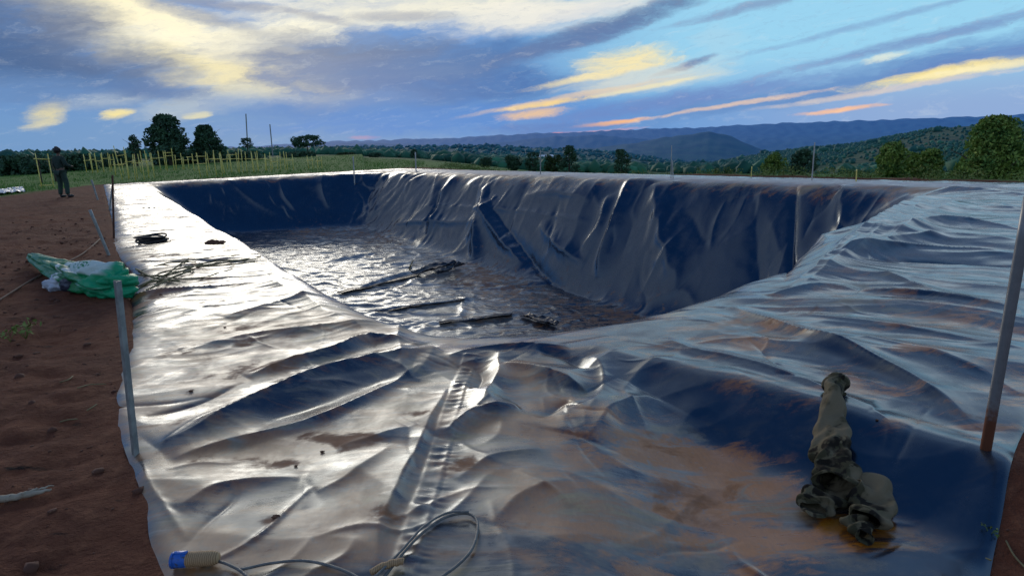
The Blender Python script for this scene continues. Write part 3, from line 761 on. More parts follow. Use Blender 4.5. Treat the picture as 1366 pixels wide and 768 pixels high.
for px, ty, r, w_, kd, mt, lab in [
    (500, 204, 150, 20, 'round', F_DARK, 'small dark tree beyond the rim above the far pond corner'),
    (552, 199, 170, 16, 'cone', F_DARK, 'slender dark tree right of the far pond corner'),
    (462, 208, 140, 24, 'bush', F_MID, 'low green bush left of the far pond corner'),
    (648, 210, 95, 20, 'round', F_DARK, 'small round dark tree beyond the middle of the rim'),
    (684, 207, 90, 28, 'round', F_DARK, 'dark round tree left of a pair of trees beyond the rim'),
    (710, 203, 88, 24, 'round', F_DARK, 'narrow dark tree, left one of a close pair beyond the rim'),
    (738, 206, 96, 30, 'round', F_MID, 'wide mid green tree filling the gap of the pair beyond the rim'),
    (759, 194, 84, 34, 'dome', F_DARK, 'tall irregular dark tree beyond the middle of the rim'),
    (829, 199, 62, 27, 'round', F_DARK, 'compact almost black round tree standing alone beyond the rim'),
    (1034, 203, 60, 34, 'dome', F_OLIVE, 'brownish green loose tree left of the dark tree beyond the rim'),
    (1073, 199, 58, 44, 'dome', F_DARK, 'dark broad tree with a pale pole in front')]:
    tree('round_tree' if kd != 'bush' else 'shrub', px, ty, r, w_, kd, mt, lab, 'tree' if kd != 'bush' else 'shrub', group=G2, nclump=60, nleaf=50, crown0=.12, base_px=None)
G3 = 'bushy trees beyond the right rim'
for px, ty, r, w_, nc, lab in [(1193, 190, 34, 56, 150, 'bushy olive green tree, left one of the three by the right rim'), (1243, 199, 35, 44, 120, 'lower bushy olive tree in the middle of the right hand trees'),
                               (1220, 204, 37, 40, 90, 'low green bush filling the gap between two olive trees')]:
    tree('bushy_tree', px, ty, r, w_, 'dome', F_OLIVE, lab, group=G3, nclump=nc, nleaf=80, crown0=.10, leaf=.075)
tree('bushy_tree', 1332, 155, 29, 98, 'peak', F_OLIVE, 'tallest and widest olive green bushy tree near the right edge', group=G3, nclump=330, nleaf=110, crown0=.08, leaf=.065)
tree('bushy_tree', 1392, 184, 31, 76, 'dome', F_OLIVE, 'olive bushy tree cut off by the right edge of the photo', group=G3, nclump=160, nleaf=80, crown0=.08, leaf=.07)
tree('shrub', 1290, 212, 28, 36, 'bush', F_OLIVE, 'low leafy shrub at the foot of the widest olive tree', 'shrub', group=G3, nclump=60, nleaf=70, crown0=.05, leaf=.06)

# far woods and orchards (uncountable)
ico = bpy.data.meshes.new('tmp'); bm = bmesh_ = None
import bmesh
bm = bmesh.new(); bmesh.ops.create_icosphere(bm, subdivisions=1, radius=1); bm.verts.ensure_lookup_table()
IV = np.array([v.co[:] for v in bm.verts]); IF = np.array([[v.index for v in f.verts] for f in bm.faces]); bm.free(); bpy.data.meshes.remove(ico)
def lumps(name, pos, size, mat, squash=.8, jit=.22):
    k = len(pos); j = 1 + rng.normal(0, jit, (k, len(IV), 1))
    V = IV[None] * j * size[:, None, None]; V[:, :, 2] *= squash
    V = V + pos[:, None, :]
    Fs = IF[None] + (np.arange(k) * len(IV))[:, None, None]
    return link(name, mesh_np(name, V.reshape(-1, 3), Fs.reshape(-1, 3)), mat, None, True)
k = 26000
az_ = rng.uniform(math.radians(-42), math.radians(44), k); r_ = np.exp(rng.uniform(math.log(130), math.log(1700), k))
thin = rng.uniform(size=k)
keep = fbm(r_ * np.sin(az_) / 90, r_ * np.cos(az_) / 90, 3, 400) > -.08 - .25 * sstep(800, 300, r_) * (az_ < .2)
bare_i = np.array([np.interp(a, [p[0] for p in pb], [p[1] for p in pb]) for a in az_])
keep &= ~((az_ > math.radians(5)) & (r_ > 150) & (r_ < 900) & (thin > .10)) & ~((az_ < math.radians(-6)) & (r_ < 190))
az_, r_, bare_i = az_[keep], r_[keep], bare_i[keep]
ii = np.clip(np.searchsorted(rr, r_), 1, len(rr) - 1); jj = np.clip(np.searchsorted(ang, az_), 1, len(ang) - 1)
fr_ = (r_ - rr[ii - 1]) / (rr[ii] - rr[ii - 1])
zz = Zt[ii - 1, jj] * (1 - fr_) + Zt[ii, jj] * fr_
el_ = np.arctan2(zz - CAM[2], r_)
keep = ~((np.abs(el_ - bare_i) < math.radians(.6)) & (az_ > pb[0][0]) & (r_ < 700) & (rng.uniform(size=len(r_)) > .12))
az_, r_, zz = az_[keep], r_[keep], zz[keep]
size = (0.9 + r_ * .0018) * rng.uniform(.35, 1.5, len(r_))**1.5; size = np.minimum(size, 6)
pos = np.stack([r_ * np.sin(az_), r_ * np.cos(az_), zz + size * .35], -1)
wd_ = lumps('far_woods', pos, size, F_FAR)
tag(wd_, 'far off dark green woods and scrub covering the hills', 'woods', kind='stuff')
# orchard rows on the right hillside
pos = []
for row in range(130):
    for q in range(220):
        u_, v_ = -330 + q * 3.2, row * 5.5
        x = 60 + u_ * .75 + v_ * .55 + rng.normal(0, .7); y = 240 + v_ * .75 - u_ * .42 + rng.normal(0, .7)
        r1, a1 = math.hypot(x, y), math.atan2(x, y)
        if not (math.radians(6) < a1 < math.radians(42) and 150 < r1 < 680): continue
        pos.append((x, y, r1, a1))
pos = np.array(pos)
ii = np.clip(np.searchsorted(rr, pos[:, 2]), 1, len(rr) - 1); jj = np.clip(np.searchsorted(ang, pos[:, 3]), 1, len(ang) - 1)
fr_ = (pos[:, 2] - rr[ii - 1]) / (rr[ii] - rr[ii - 1]); zz = Zt[ii - 1, jj] * (1 - fr_) + Zt[ii, jj] * fr_
el_ = np.arctan2(zz - CAM[2], pos[:, 2]); bi = np.interp(pos[:, 3], [p[0] for p in pb], [p[1] for p in pb])
kp = (np.abs(el_ - bi) > math.radians(.55)) | (rng.uniform(size=len(bi)) > .75)
pp = np.stack([pos[:, 0], pos[:, 1], zz + .35], -1)[kp]
orch = lumps('orchard_rows', pp, rng.uniform(.6, 1.25, len(pp)), F_FAR, 1.0, .18)
tag(orch, 'rows of small dark orchard trees planted across the right hand hillside', 'orchard', kind='stuff')

# ------------------------------------------------------------------ grass and weeds
def blades(name, xy, z, h, mat, w=.25, lean=.35):
    k = len(xy); a = rng.uniform(0, 2 * math.pi, k); hh = h * rng.uniform(.5, 1.3, k); ww = hh * w * .5
    dx, dy = np.cos(a) * ww, np.sin(a) * ww; lx, ly = rng.normal(0, lean, k) * hh, rng.normal(0, lean, k) * hh
    b0 = np.stack([xy[:, 0] - dx, xy[:, 1] - dy, z - .02], -1); b1 = np.stack([xy[:, 0] + dx, xy[:, 1] + dy, z - .02], -1)
    m0 = np.stack([xy[:, 0] - dx * .8 + lx * .3, xy[:, 1] - dy * .8 + ly * .3, z + hh * .55], -1); m1 = m0 + np.stack([dx * 1.6, dy * 1.6, 0 * dx], -1)
    t_ = np.stack([xy[:, 0] + lx, xy[:, 1] + ly, z + hh], -1); t2 = t_ + .001
    V = np.stack([b0, b1, m1, m0, t2, t_], 1).reshape(-1, 3); o = (np.arange(k) * 6)[:, None]
    Fs = np.vstack([o + np.array([[0, 1, 2, 3]]), o + np.array([[3, 2, 4, 5]])])
    return link(name, mesh_np(name, V, Fs), mat, None, False)
def ground_many(x, y):
    r1, a1 = np.hypot(x, y), np.arctan2(x, y)
    ii = np.clip(np.searchsorted(rr, r1), 1, len(rr) - 1); jj = np.clip(np.searchsorted(ang, a1), 1, len(ang) - 1)
    return Zt[ii, jj], grass[ii, jj], og[ii, jj]
k = 90000
r1 = 22 + 75 * rng.uniform(size=k)**1.5; a1 = rng.uniform(math.radians(-42), math.radians(42), k)
x, y = r1 * np.sin(a1), r1 * np.cos(a1); zz, gg, oo = ground_many(x, y)
kp = (a1 < math.radians(-7)) & (gg > .5 + .3 * rng.uniform(size=k)) & (oo < -.05) & (fbm(x * .5, y * .5, 2, 500) > -.25)
xy = np.stack([x, y], -1)[kp]
g_ = blades('grass', xy, zz[kp], .11 + .07 * pn(xy[:, 0] * .3, xy[:, 1] * .3, 501), F_GRASS, .22)
tag(g_, 'green field grass growing beyond the bare soil and the pond rim', 'grass', kind='stuff')
# weeds tips right behind the far rim
k = 5200
t1 = rng.uniform(size=k); off = rng.uniform(.15, 3.5, k)
p0, p1 = CO_, DO; v_ = (p1 - p0); nv = np.array([-v_[1], v_[0]]) / np.linalg.norm(v_); nv = nv if nv @ (p0 - CEN) > 0 else -nv
x = p0[0] + v_[0] * t1 + nv[0] * off; y = p0[1] + v_[1] * t1 + nv[1] * off
kp = fbm(x * .6, y * .6, 3, 510) > -.05
x, y, off = x[kp], y[kp], off[kp]; zz, gg, oo = ground_many(x, y)
wgt = .10 + .22 * np.clip(pn(x * .9, y * .9, 511) + .3, 0, 1)
pts = []
base_pts = np.stack([x, y, zz], -1)
for i in range(len(x)):
    hgt = wgt[i] + .03
    q = rng.normal(0, .05, (5, 3)); q[:, 2] = rng.uniform(0, 1, 5) * hgt
    pts.append(base_pts[i] + q)
wm = link('weeds', leaf_mesh('weeds', np.vstack(pts), .035, .2, .45), F_WEED, None, False)
tag(wm, 'low pale green weeds growing along the far rim of the pond', 'weeds', kind='stuff')

# ------------------------------------------------------------------ yellow stake frames
def frame(px, by, hpx, wpx, bars=(0.62,), lab=None):
    g = ground_hit(px, by); r = math.hypot(g[0], g[1]); h = hpx / F * r * 1.0; w = wpx / F * r
    rz = rng.uniform(-.5, .5)
    t_ = empty('stake_frame', g, lab, 'stakes', 'yellow stake frames standing in the field', rz)
    R1 = max(.022, .9 / F * r * .5)
    tips = []
    for s in (-1, 1):
        tx, ty = rng.normal(0, .05) + s * w / 2, rng.normal(0, .04)
        MB().tube([(s * w / 2, 0, -.2), ((s * w / 2 + tx) / 2, ty / 2, h * .5), (tx, ty, h * (1 + rng.uniform(-.12, .05)))], [R1, R1, R1 * .9], 7).build('post', YEL, t_)
        tips.append((tx, ty))
    for b_ in bars:
        b1 = b_ + rng.uniform(-.05, .05)
        x0, x1 = [(s * w / 2) * (1 - b1) + tips[i][0] * b1 for i, s in enumerate((-1, 1))]
        MB().tube([(x0 - .09, -.02, h * b1), (x1 + .09, -.02, h * (b1 + rng.uniform(-.04, .04)))], R1 * .85, 7).build('crossbar', YEL, t_)
FR = [(64, 251, 36, 15, (.06, .9)), (120, 230, 22, 6), (127, 231, 24, 7), (135, 230, 22, 6), (143, 230, 23, 6), (160, 234, 18, 8), (168, 240, 38, 8, (.5, .75)), (178, 238, 30, 9), (187, 241, 34, 10, (.6,)),
      (203, 238, 32, 9), (194, 231, 22, 8), (210, 228, 22, 7), (218, 227, 24, 8), (228, 228, 26, 8, (.65, .8)), (240, 227, 20, 7), (255, 223, 12, 8, (.95,)), (272, 236, 30, 10, (.55, .85)), (262, 228, 20, 6),
      (284, 229, 22, 7), (293, 235, 30, 7, (.7,)), (305, 232, 26, 8), (314, 230, 26, 8, (.6, .8)), (322, 231, 28, 7), (334, 231, 26, 7), (342, 229, 24, 7), (350, 230, 24, 8, (.7,)), (359, 229, 24, 6), (378, 227, 22, 6),
      (388, 228, 22, 7), (415, 226, 18, 6), (427, 225, 16, 6), (249, 226, 16, 6), (367, 226, 16, 6), (152, 228, 20, 6), (300, 226, 18, 6)]
NB = {0: 'tall yellow frame with top and bottom bars beside the standing person'}
for i, f in enumerate(FR):
    if i == 0: lab = NB[0]
    elif f[0] < 150: lab = 'slim yellow stake pair in the small cluster right of the standing person'
    elif f[0] < 206: lab = 'tall yellow stake frame in front of the small pointed tree'
    elif f[0] < 262: lab = 'yellow stake frame below the tallest tree'
    elif f[0] < 300: lab = 'yellow stake frame below the dark tree right of the tallest one'
    elif f[0] < 370: lab = 'yellow stake frame in the dense cluster below the thin masts'
    else: lab = 'pale yellow stake pair below the flat topped tree'
    frame(f[0], f[1], f[2], f[3], f[4] if len(f) > 4 else (.62,), lab)

# ------------------------------------------------------------------ posts, poles and masts
def post(name, bpx, tpx, mat, rad, label, cat='post', group=None, surf='liner', dr=0.0, L=False, cap=False, r=None, n=12):
    if r: 
        b = atdist(*bpx, r); 
    else: b = (liner_hit if surf == 'liner' else ground_hit)(*bpx)
    rb = math.hypot(b[0], b[1]); tp = atdist(*tpx, rb + dr)
    h = tp - b; ln = np.linalg.norm(h)
    if L:
        t_ = empty(name, b, label, cat, group)
        ax = h / ln; sx_ = np.cross(ax, [0, 1, 0]); sx_ /= np.linalg.norm(sx_); sy_ = np.cross(ax, sx_)
        for nm, a_, b_ in (('front_flange', sx_, sy_), ('side_flange', sy_, sx_)):
            V = []
            for zz_ in (-.25, ln):
                for u_, v_ in ((0, 0), (rad * 2, 0), (rad * 2, .005), (0, .005)):
                    o_ = .0055 if nm == 'side_flange' else 0
                    V.append(ax * zz_ + a_ * (u_ + o_) + b_ * v_)
            MB().add(V, [(0, 1, 2, 3), (4, 7, 6, 5), (0, 4, 5, 1), (1, 5, 6, 2), (2, 6, 7, 3), (3, 7, 4, 0)]).build(nm, mat, t_, False)
        return t_
    mb = MB(); k = 8
    mb.tube([tuple(h * q) for q in np.linspace(-.12, 1, k)], rad, n)
    if cap: 
        t_ = empty(name, b, label, cat, group); mb.build('pipe', mat, t_); MB().tube([tuple(h * .998), tuple(h * 1.004)], rad * 1.08, n).build('cap', mat, t_); return t_
    o = mb.build(name, mat); o.location = Vector(b); return tag(o, label, cat, group)
GP = 'posts standing along the left edge of the liner'
post('steel_post', (186, 603), (162, 374), STEEL, .019, 'grey steel angle post in the left foreground standing on the liner beside the green sack', 'post', L=True)
post('steel_post', (1315, 598), (1374, 262), RUSTFOOT, .023, 'steel pipe post with rust stained foot near the right edge', 'post', n=16)
post('steel_post', (150, 352), (120, 280), STEEL, .022, 'short grey post leaning left just behind the green sack', 'post', GP, surf='liner')
post('iron_post', (152, 318), (150, 234), RUSTY, .018, 'upright dark rusty post behind the leaning grey post', 'post', GP)
post('iron_post', (146, 280), (150, 248), STEEL, .022, 'thin faint stake right beside the upright rusty post', 'post', GP)
post('iron_post', (131, 266), (122, 240), STEEL, .028, 'thin stake leaning left near the far end of the liner edge', 'post', GP)
post('radio_mast', (331, 208), (328, 152), STEEL, .11, 'thin tall mast rising above the ball crowned tree', 'mast', 'thin masts on the skyline', r=140)
post('radio_mast', (364, 208), (360, 166), STEEL, .11, 'shorter thin mast right of the ball crowned tree', 'mast', 'thin masts on the skyline', r=145)
GQ = 'thin poles along the far rim'
for bp_, tp_, mt, rad, lab in [((895, 238), (896, 194), PALE, .014, 'tall thin pale pole on the far rim right of the black round tree'), ((898, 238), (897, 214), PALE, .016, 'short pale pole next to the tall one on the far rim'),
                             ((1083, 240), (1087, 190), PALE, .016, 'bent looking pale pole in front of the dark broad tree'), ((721, 232), (721, 200), STEEL, .02, 'grey pole on the rim below the hillside shed'),
                             ((472, 232), (471, 209), PALE, .03, 'pale stake near the far pond corner'), ((555, 228), (554, 203), PALE, .03, 'pale stake right of the far pond corner'),
                             ((1142, 242), (1143, 226), YEL, .014, 'short yellow stake beyond the rim left of the olive trees'), ((1002, 236), (1003, 222), YEL, .014, 'short yellow stake beyond the rim right of the pale poles')]:
    post('thin_pole', bp_, tp_, mt, rad, lab, 'pole', GQ)

# small shed on the hillside
p_ = atdist(727, 203, 420); p_[2] = gz(p_[0], p_[1])
sh = empty('shed', p_ + np.array([0, 0, 1.0]), 'tiny white roofed shed on the green hillside beyond the rim', 'shed', rz=.3)
MB().box((0, 0, .3), (9, 4, 3)).build('wall', simple('shed_wall', (.35, .34, .32), (.45, .44, .42), 1), sh, False)
MB().add([(-5, -2.6, 1.8), (5, -2.6, 1.8), (5, 0, 3.0), (-5, 0, 3.0), (-5, 2.6, 1.8), (5, 2.6, 1.8)], [(0, 1, 2, 3), (3, 2, 5, 4), (0, 3, 4), (1, 5, 2)]).build('roof', simple('shed_roof', (.62, .64, .66), (.72, .73, .74), 1, .4), sh, False)

# white plastic sheet at the edge of the grass
def cloth_patch(name, pxs, mat, amp, label, cat, res=40, lift=.02):
    c_ = [ground_hit(*q) for q in pxs]; a_, b_ = np.meshgrid(np.linspace(0, 1, res), np.linspace(0, 1, res), indexing='ij')
    V = ((1 - a_) * (1 - b_))[..., None] * c_[0] + (a_ * (1 - b_))[..., None] * c_[1] + (a_ * b_)[..., None] * c_[2] + ((1 - a_) * b_)[..., None] * c_[3]
    V[..., 2] += lift + amp * ridged(V[..., 0] * 1.6, V[..., 1] * 1.6, 600, 1.5) + amp * .4 * ridged(V[..., 0] * 5, V[..., 1] * 5, 601, 1.5)
    return tag(link(name, mesh_np(name, V.reshape(-1, 3), grid_faces(res, res)), mat), label, cat)
WHITE = simple('white_plastic', (.55, .56, .56), (.68, .68, .66), 3, .4)
cloth_patch('plastic_sheet', [(-20, 263), (34, 257), (30, 252), (-20, 258)], WHITE, .10, 'crumpled white plastic sheet where the grass meets the soil at the far left', 'sheet')

# ------------------------------------------------------------------ ropes and stalks
def on_surf(pxs, fn, lift=.01): return [fn(*q) + np.array([0, 0, lift]) for q in pxs]
ROPE = simple('brown_cord', (.16, .10, .065), (.24, .16, .11), 30, .85)
cord = MB().tube(smooth_line(on_surf([(-30, 418), (0, 402), (40, 377), (75, 358), (110, 336), (134, 320)], ground_hit, .02), 10), .011, 8).build('cord', ROPE)
tag(cord, 'thin brown cord lying straight across the soil behind the green sack', 'cord')
STRAW = simple('dry_stalks', (.16, .125, .055), (.22, .18, .08), 9, .8, c3=(.08, .075, .03))
k0 = [[(172, 384), (215, 366), (262, 356), (344, 347)], [(176, 378), (230, 362), (300, 352), (348, 344)], [(180, 372), (225, 369), (280, 350), (330, 349)], [(172, 392), (200, 378), (232, 366), (258, 366)],
      [(185, 364), (225, 352), (262, 351)], [(196, 390), (230, 372), (258, 362)], [(240, 352), (290, 344), (345, 341)], [(210, 380), (234, 360), (252, 346)], [(176, 398), (196, 380), (226, 374)], [(225, 372), (262, 372), (310, 360)],
      [(246, 358), (300, 356), (340, 351)], [(182, 362), (205, 373), (240, 378)]]
wh = ['longest pale stalk reaching to the pond rim', 'long stalk lying just above the longest one', 'long stalk crossing the middle of the bundle', 'short stalk at the near end of the bundle', 'short stalk on the far side of the bundle', 'stalk slanting up through the near end',
      'stalk lying nearest the brown mud lump', 'stalk tilted most steeply in the bundle', 'shortest stalk closest to the green sack', 'stalk lying lowest on the pond side', 'stalk in the thin pond end of the bundle', 'stalk crossing against the others by the sack']
for i, q in enumerate(k0):
    o = MB().tube(smooth_line(on_surf(q, liner_hit, .015 + .004 * (i % 4)), 7), .0075 + .002 * (i % 3), 6).build('dry_stalk', STRAW)
    tag(o, 'dry reed ' + wh[i], 'stalk', 'dry stalks lying across the left bank of the liner')
WOOD = simple('bleached_wood', (.30, .25, .18), (.42, .36, .27), 12, .85, .7, c3=(.16, .12, .08))
st_ = empty('branch', ground_hit(20, 668), 'bleached broken branch on the soil at the left edge', 'branch')
b0 = np.array(st_.location)
def loc_tube(pxs, rads, lift, name, parent, mat, fn=ground_hit, n=9):
    pts = smooth_line(on_surf(pxs, fn, lift), 6) - np.array(parent.location)
    rad = np.interp(np.linspace(0, 1, len(pts)), np.linspace(0, 1, len(rads)), rads)
    pts = pts + rng.normal(0, .002, pts.shape)
    return MB().tube(pts, rad, n).build(name, mat, parent)
loc_tube([(-30, 675), (10, 669), (45, 663), (70, 657)], [.018, .017, .013, .004], .02, 'stem', st_, WOOD)
loc_tube([(30, 667), (50, 660), (74, 654)], [.008, .006, .002], .03, 'splinter', st_, WOOD)
TW = [([(104, 520), (120, 515), (142, 514)], 'thin curved twig on the soil left of the liner'), ([(116, 548), (124, 545), (130, 541)], 'tiny twig below the curved twig'), ([(80, 565), (92, 562), (104, 561)], 'short twig in the middle of the bare soil'),
      ([(1340, 735), (1352, 750), (1372, 768)], 'long pale twig on the soil at the lower right'), ([(1296, 742), (1310, 748), (1322, 752)], 'short twig on the soil beside the right liner edge'), ([(80, 512), (92, 508), (98, 503)], 'straight bit of straw on the soil')]
for q, lab in TW:
    tag(MB().tube(smooth_line(on_surf(q, ground_hit, .012), 6), [.004] * (6 * (len(q) - 1)) + [.002], 6).build('twig', STRAW), lab, 'twig', 'twigs lying on the bare soil')

# clods and pebbles of soil
k = 11000
x = rng.uniform(-12, 6, k); y = rng.uniform(.6, 16, k)**1.0; zz, gg, oo = ground_many(x, y)
kp = (oo < -.02) & (gg < .5) & ((x < 0) | (x > 1)) & (fbm(x * 1.2, y * 1.2, 2, 700) > -.15); x, y, zz = x[kp], y[kp], zz[kp]
n_ = NT('soil_clod'); SOILM = n_.set(n_.mix(n_.noise(6, 3, .6, n_.geo.outputs['Position']), (0.050, 0.019, 0.011), (0.13, 0.050, 0.027)), .95)
cl = lumps('soil_clods', np.stack([x, y, zz], -1), .004 + .030 * rng.uniform(size=len(x))**6 + .004 * rng.uniform(size=len(x)), SOILM, .7, .25)
tag(cl, 'small red brown soil clods scattered over the bare ground', 'soil clods', kind='stuff')

# seedlings on the soil
def seedling(px, py, h, k_, lab):
    g = ground_hit(px, py); t_ = empty('seedling', g, lab, 'seedling', 'small green plants on the bare soil')
    mb = MB(); pts = []
    for i in range(k_):
        a = i * 2.4; tip = np.array([math.cos(a) * h * .5, math.sin(a) * h * .5, h * rng.uniform(.5, 1)])
        mb.tube([(0, 0, 0), tuple(tip * .6 + [0, 0, .01]), tuple(tip)], [.002, .0016, .001], 5)
        pts += [tip + rng.normal(0, h * .12, 3) for _ in range(5)]
    mb.build('stem', F_WEED, t_); link('leaves', leaf_mesh('leaves', np.array(pts), h * .16, 1.5, .5), F_WEED, t_, False)
seedling(35, 452, .16, 8, 'clump of small green weeds on the soil below the green sack'); seedling(14, 456, .10, 5, 'smaller green weed at the left edge below the sack'); seedling(1319, 722, .05, 4, 'tiny green seedling on the soil at the lower right')

# ------------------------------------------------------------------ black coil and mud lump on the bank
BLK = simple('black_rubber', (.008, .008, .010), (.018, .018, .02), 20, .55)
p_ = liner_hit(203, 324); ct = empty('hose_coil', p_, 'black coiled hose lying on the left bank behind the dry stalks', 'coil')
for j in range(5):
    pts = []
    for i in range(41):
        a = 2 * math.pi * i / 40; rr0 = .19 + .035 * math.sin(j * 2.1) + .012 * math.sin(3 * a + j)
        pts.append((rr0 * math.cos(a) * 1.15, rr0 * math.sin(a), .02 + .024 * j + .012 * math.sin(2 * a + j * 1.3)))
    MB().tube(pts, .016, 8, caps=False).build('hose_loop', BLK, ct)
MB().tube([(.2, -.03, .03), (.3, -.08, .02), (.33, -.02, .015), (.27, .1, .02)], .008, 6).build('loose_end', BLK, ct)
def rock(name, p_, sz, mat, label, cat, seed, parts=1, group=None):
    bm = bmesh.new()
    for q in range(parts):
        r_ = bmesh.ops.create_icosphere(bm, subdivisions=4, radius=1.0)
        o_ = np.array([(q - (parts - 1) / 2) * 1.1, .2 * math.sin(q * 5), 0])
        for v in r_['verts']:
            c_ = np.array(v.co); d = 1 + .28 * float(pn(c_[0] * 1.5 + seed + q, c_[1] * 1.5 + c_[2], seed)) + .10 * float(pn(c_[0] * 4 + c_[2] * 2, c_[1] * 4, seed + 3))
            v.co = Vector((c_ * d * (1 - .15 * q) + o_) * np.array(sz) + np.array([0, 0, sz[2] * .5]))
    me = bpy.data.meshes.new(name); bm.to_mesh(me); bm.free()
    o = link(name, me, mat); o.location = Vector(p_); return tag(o, label, cat, group)
MUD = simple('dried_mud', (.10, .042, .022), (.17, .075, .040), 14, .9, .8, .02)
rock('mud_lump', liner_hit(289, 325), (.085, .07, .045), MUD, 'orange brown lump of mud on the bank near the pond rim', 'mud lump', 3, 3)
for i, (px, py, s_c, lab) in enumerate([(255, 522, .018, 'small brown clod left of the fold in the liner'), (430, 603, .015, 'small clod beside the big mud smear'), (368, 690, .022, 'brown clod on the near left liner'), (1170, 560, .010, 'tiny clod above the crumpled clothes'),
                                        (395, 622, .012, 'small clod at the end of the short mud smear'), (300, 437, .016, 'small clod on the left bank below the stalks'), (214, 392, .018, 'mud clod below the sack end of the stalks')]):
    rock('mud_clod', liner_hit(px, py) + np.array([0, 0, .003]), (s_c * .8, s_c * .6, s_c * .3), MUD, lab, 'clod', 20 + i, 1, 'small clods lying on the liner')

# ------------------------------------------------------------------ loose straps of liner on the pond floor
LB_ = NT('loose_black_plastic'); LBM = LB_.set((0.006, 0.009, 0.018), .3, LB_.bump(LB_.noise(8), .4, .02))
def strip(pxs, wid, label, lift=.03, curl=.06, name='liner_offcut', seed=0):
    pts = smooth_line([S(*q) for q in pxs], 14); k = len(pts); T = np.gradient(pts, axis=0); T[:, 2] = 0; T /= np.linalg.norm(T, axis=1)[:, None]
    Nn = np.stack([-T[:, 1], T[:, 0], 0 * T[:, 0]], -1); rows = []
    al_ = np.linspace(0, 1, k)
    zs = np.array([lz(p[0], p[1]) for p in pts]); zs = np.convolve(np.pad(zs, 3, 'edge'), np.ones(7) / 7, 'valid')
    for i in range(k):
        row = []
        for s in np.linspace(-1, 1, 13):
            w_ = wid * (.8 + .3 * math.sin(al_[i] * 9 + seed)) 
            p = pts[i] + Nn[i] * s * w_
            row.append((p[0], p[1], zs[i] + lift + .7 * curl * (abs(s)**2) * (1 + .6 * float(pn(al_[i] * 9 + s, s * 2 + seed, 5))) + .010 * float(pn(al_[i] * 8, s * 2, 8 + seed)) * (1 + 6 * curl)))
        rows.append(row)
    me = mesh_np(name, np.array(rows).reshape(-1, 3), grid_faces(k, 13))
    o = link(name, me, LBM); md = o.modifiers.new('s', 'SOLIDIFY'); md.thickness = .012
    return tag(o, label, 'offcut', 'loose black plastic pieces on the pond floor')
strip([(452, 394), (500, 383), (560, 368)], .14, 'long narrow black strip near the left edge of the pond floor', .02, .03)
strip([(556, 372), (580, 364), (612, 358)], .34, 'wide crumpled black sheet in the middle of the pond floor', .12, .16, seed=3)
strip([(585, 376), (604, 368), (618, 362)], .16, 'curled black piece at the right end of the crumpled sheet', .22, .14, seed=5)
strip([(586, 434), (630, 431), (684, 424)], .10, 'black strip nearest the camera on the pond floor', .03, .03, seed=7)
strip([(700, 425), (722, 432), (742, 438)], .22, 'small curled black scrap just beyond the near rim', .05, .10, seed=9)
strip([(500, 419), (560, 411), (620, 403)], .07, 'thin black strip lying between the two longer strips', .02, .02, seed=11)
tag(MB().tube(on_surf([(546, 362), (551, 351)], S, .10), [.03, .022], 8).build('wood_stick', STRAW), 'short pale brown stick standing up from the pond floor', 'stick')

# ------------------------------------------------------------------ blue plug with taped cable
CAB = simple('grey_cable', (.10, .10, .095), (.16, .155, .14), 30, .5)
BLUE = simple('blue_plug_plastic', (.012, .10, .42), (.02, .13, .5), 12, .35, c3=(.05, .07, .12))
n = NT('tan_tape'); wv = n.n('ShaderNodeTexWave'); wv.inputs['Scale'].default_value = 40; wv.inputs['Distortion'].default_value = 3; n.l(n.tc.outputs['Object'], wv.inputs['Vector'])
TAPE = n.set(n.mix(wv.outputs['Fac'], (.30, .17, .075), (.47, .30, .15)), .7, n.bump(wv.outputs['Fac'], .6, .004))
pa, pb_ = liner_hit(232, 757), liner_hit(293, 753)
pl = empty('extension_cable', pa, 'grey cable with a blue plug bound in tan tape at the bottom edge', 'cable')
dv = pb_ - pa; dv[2] = 0; ln = np.linalg.norm(dv); dv /= ln; up = np.array([0, 0, .034])
def seg(a, b, r_, n_=20): 
    k = len(r_); return MB().tube([tuple(up + dv * (a + (b - a) * i / (k - 1)) * ln) for i in range(k)], r_, n_)
hs = seg(-.02, .34, [.022, .029, .030, .030, .028]).build('plug', BLUE, pl)
seg(.00, .05, [.031, .0315]).build('collar', BLUE, hs)
MB().box(up + dv * .2 * ln + np.array([0, -.0, .030]), (.05, .016, .008)).build('latch', BLUE, hs)
tp_ = seg(.30, 1.0, [.028, .0295, .028, .030, .0285, .0295, .027, .020]).build('tape_wrap', TAPE, pl)
def cable(pxs, rad, name, parent, lift):
    pts = smooth_line([liner_hit(*q) + np.array([0, 0, lift]) for q in pxs], 8); z = np.convolve(np.pad(pts[:, 2], 4, 'edge'), np.ones(9) / 9, 'valid'); pts[:, 2] = z + .004
    return MB().tube(pts - np.array(parent.location), rad, 10).build(name, CAB, parent)
cable([(290, 752), (305, 757), (322, 766), (345, 785), (380, 800)], .006, 'cord', pl, .012)
cable([(322, 764), (360, 756), (400, 752), (435, 756), (470, 770), (500, 790)], .006, 'cord', pl, .012)
cable([(505, 785), (530, 752), (560, 718), (592, 695), (622, 689), (637, 700), (632, 732), (612, 757), (580, 780)], .006, 'cord', pl, .012)
cable([(500, 780), (535, 744), (566, 710), (598, 692), (626, 691)], .005, 'cord', pl, .026)
tj = loc_tube([(495, 772), (518, 762), (540, 758)], [.012, .014, .012], .03, 'joint_tape', pl, TAPE, liner_hit)

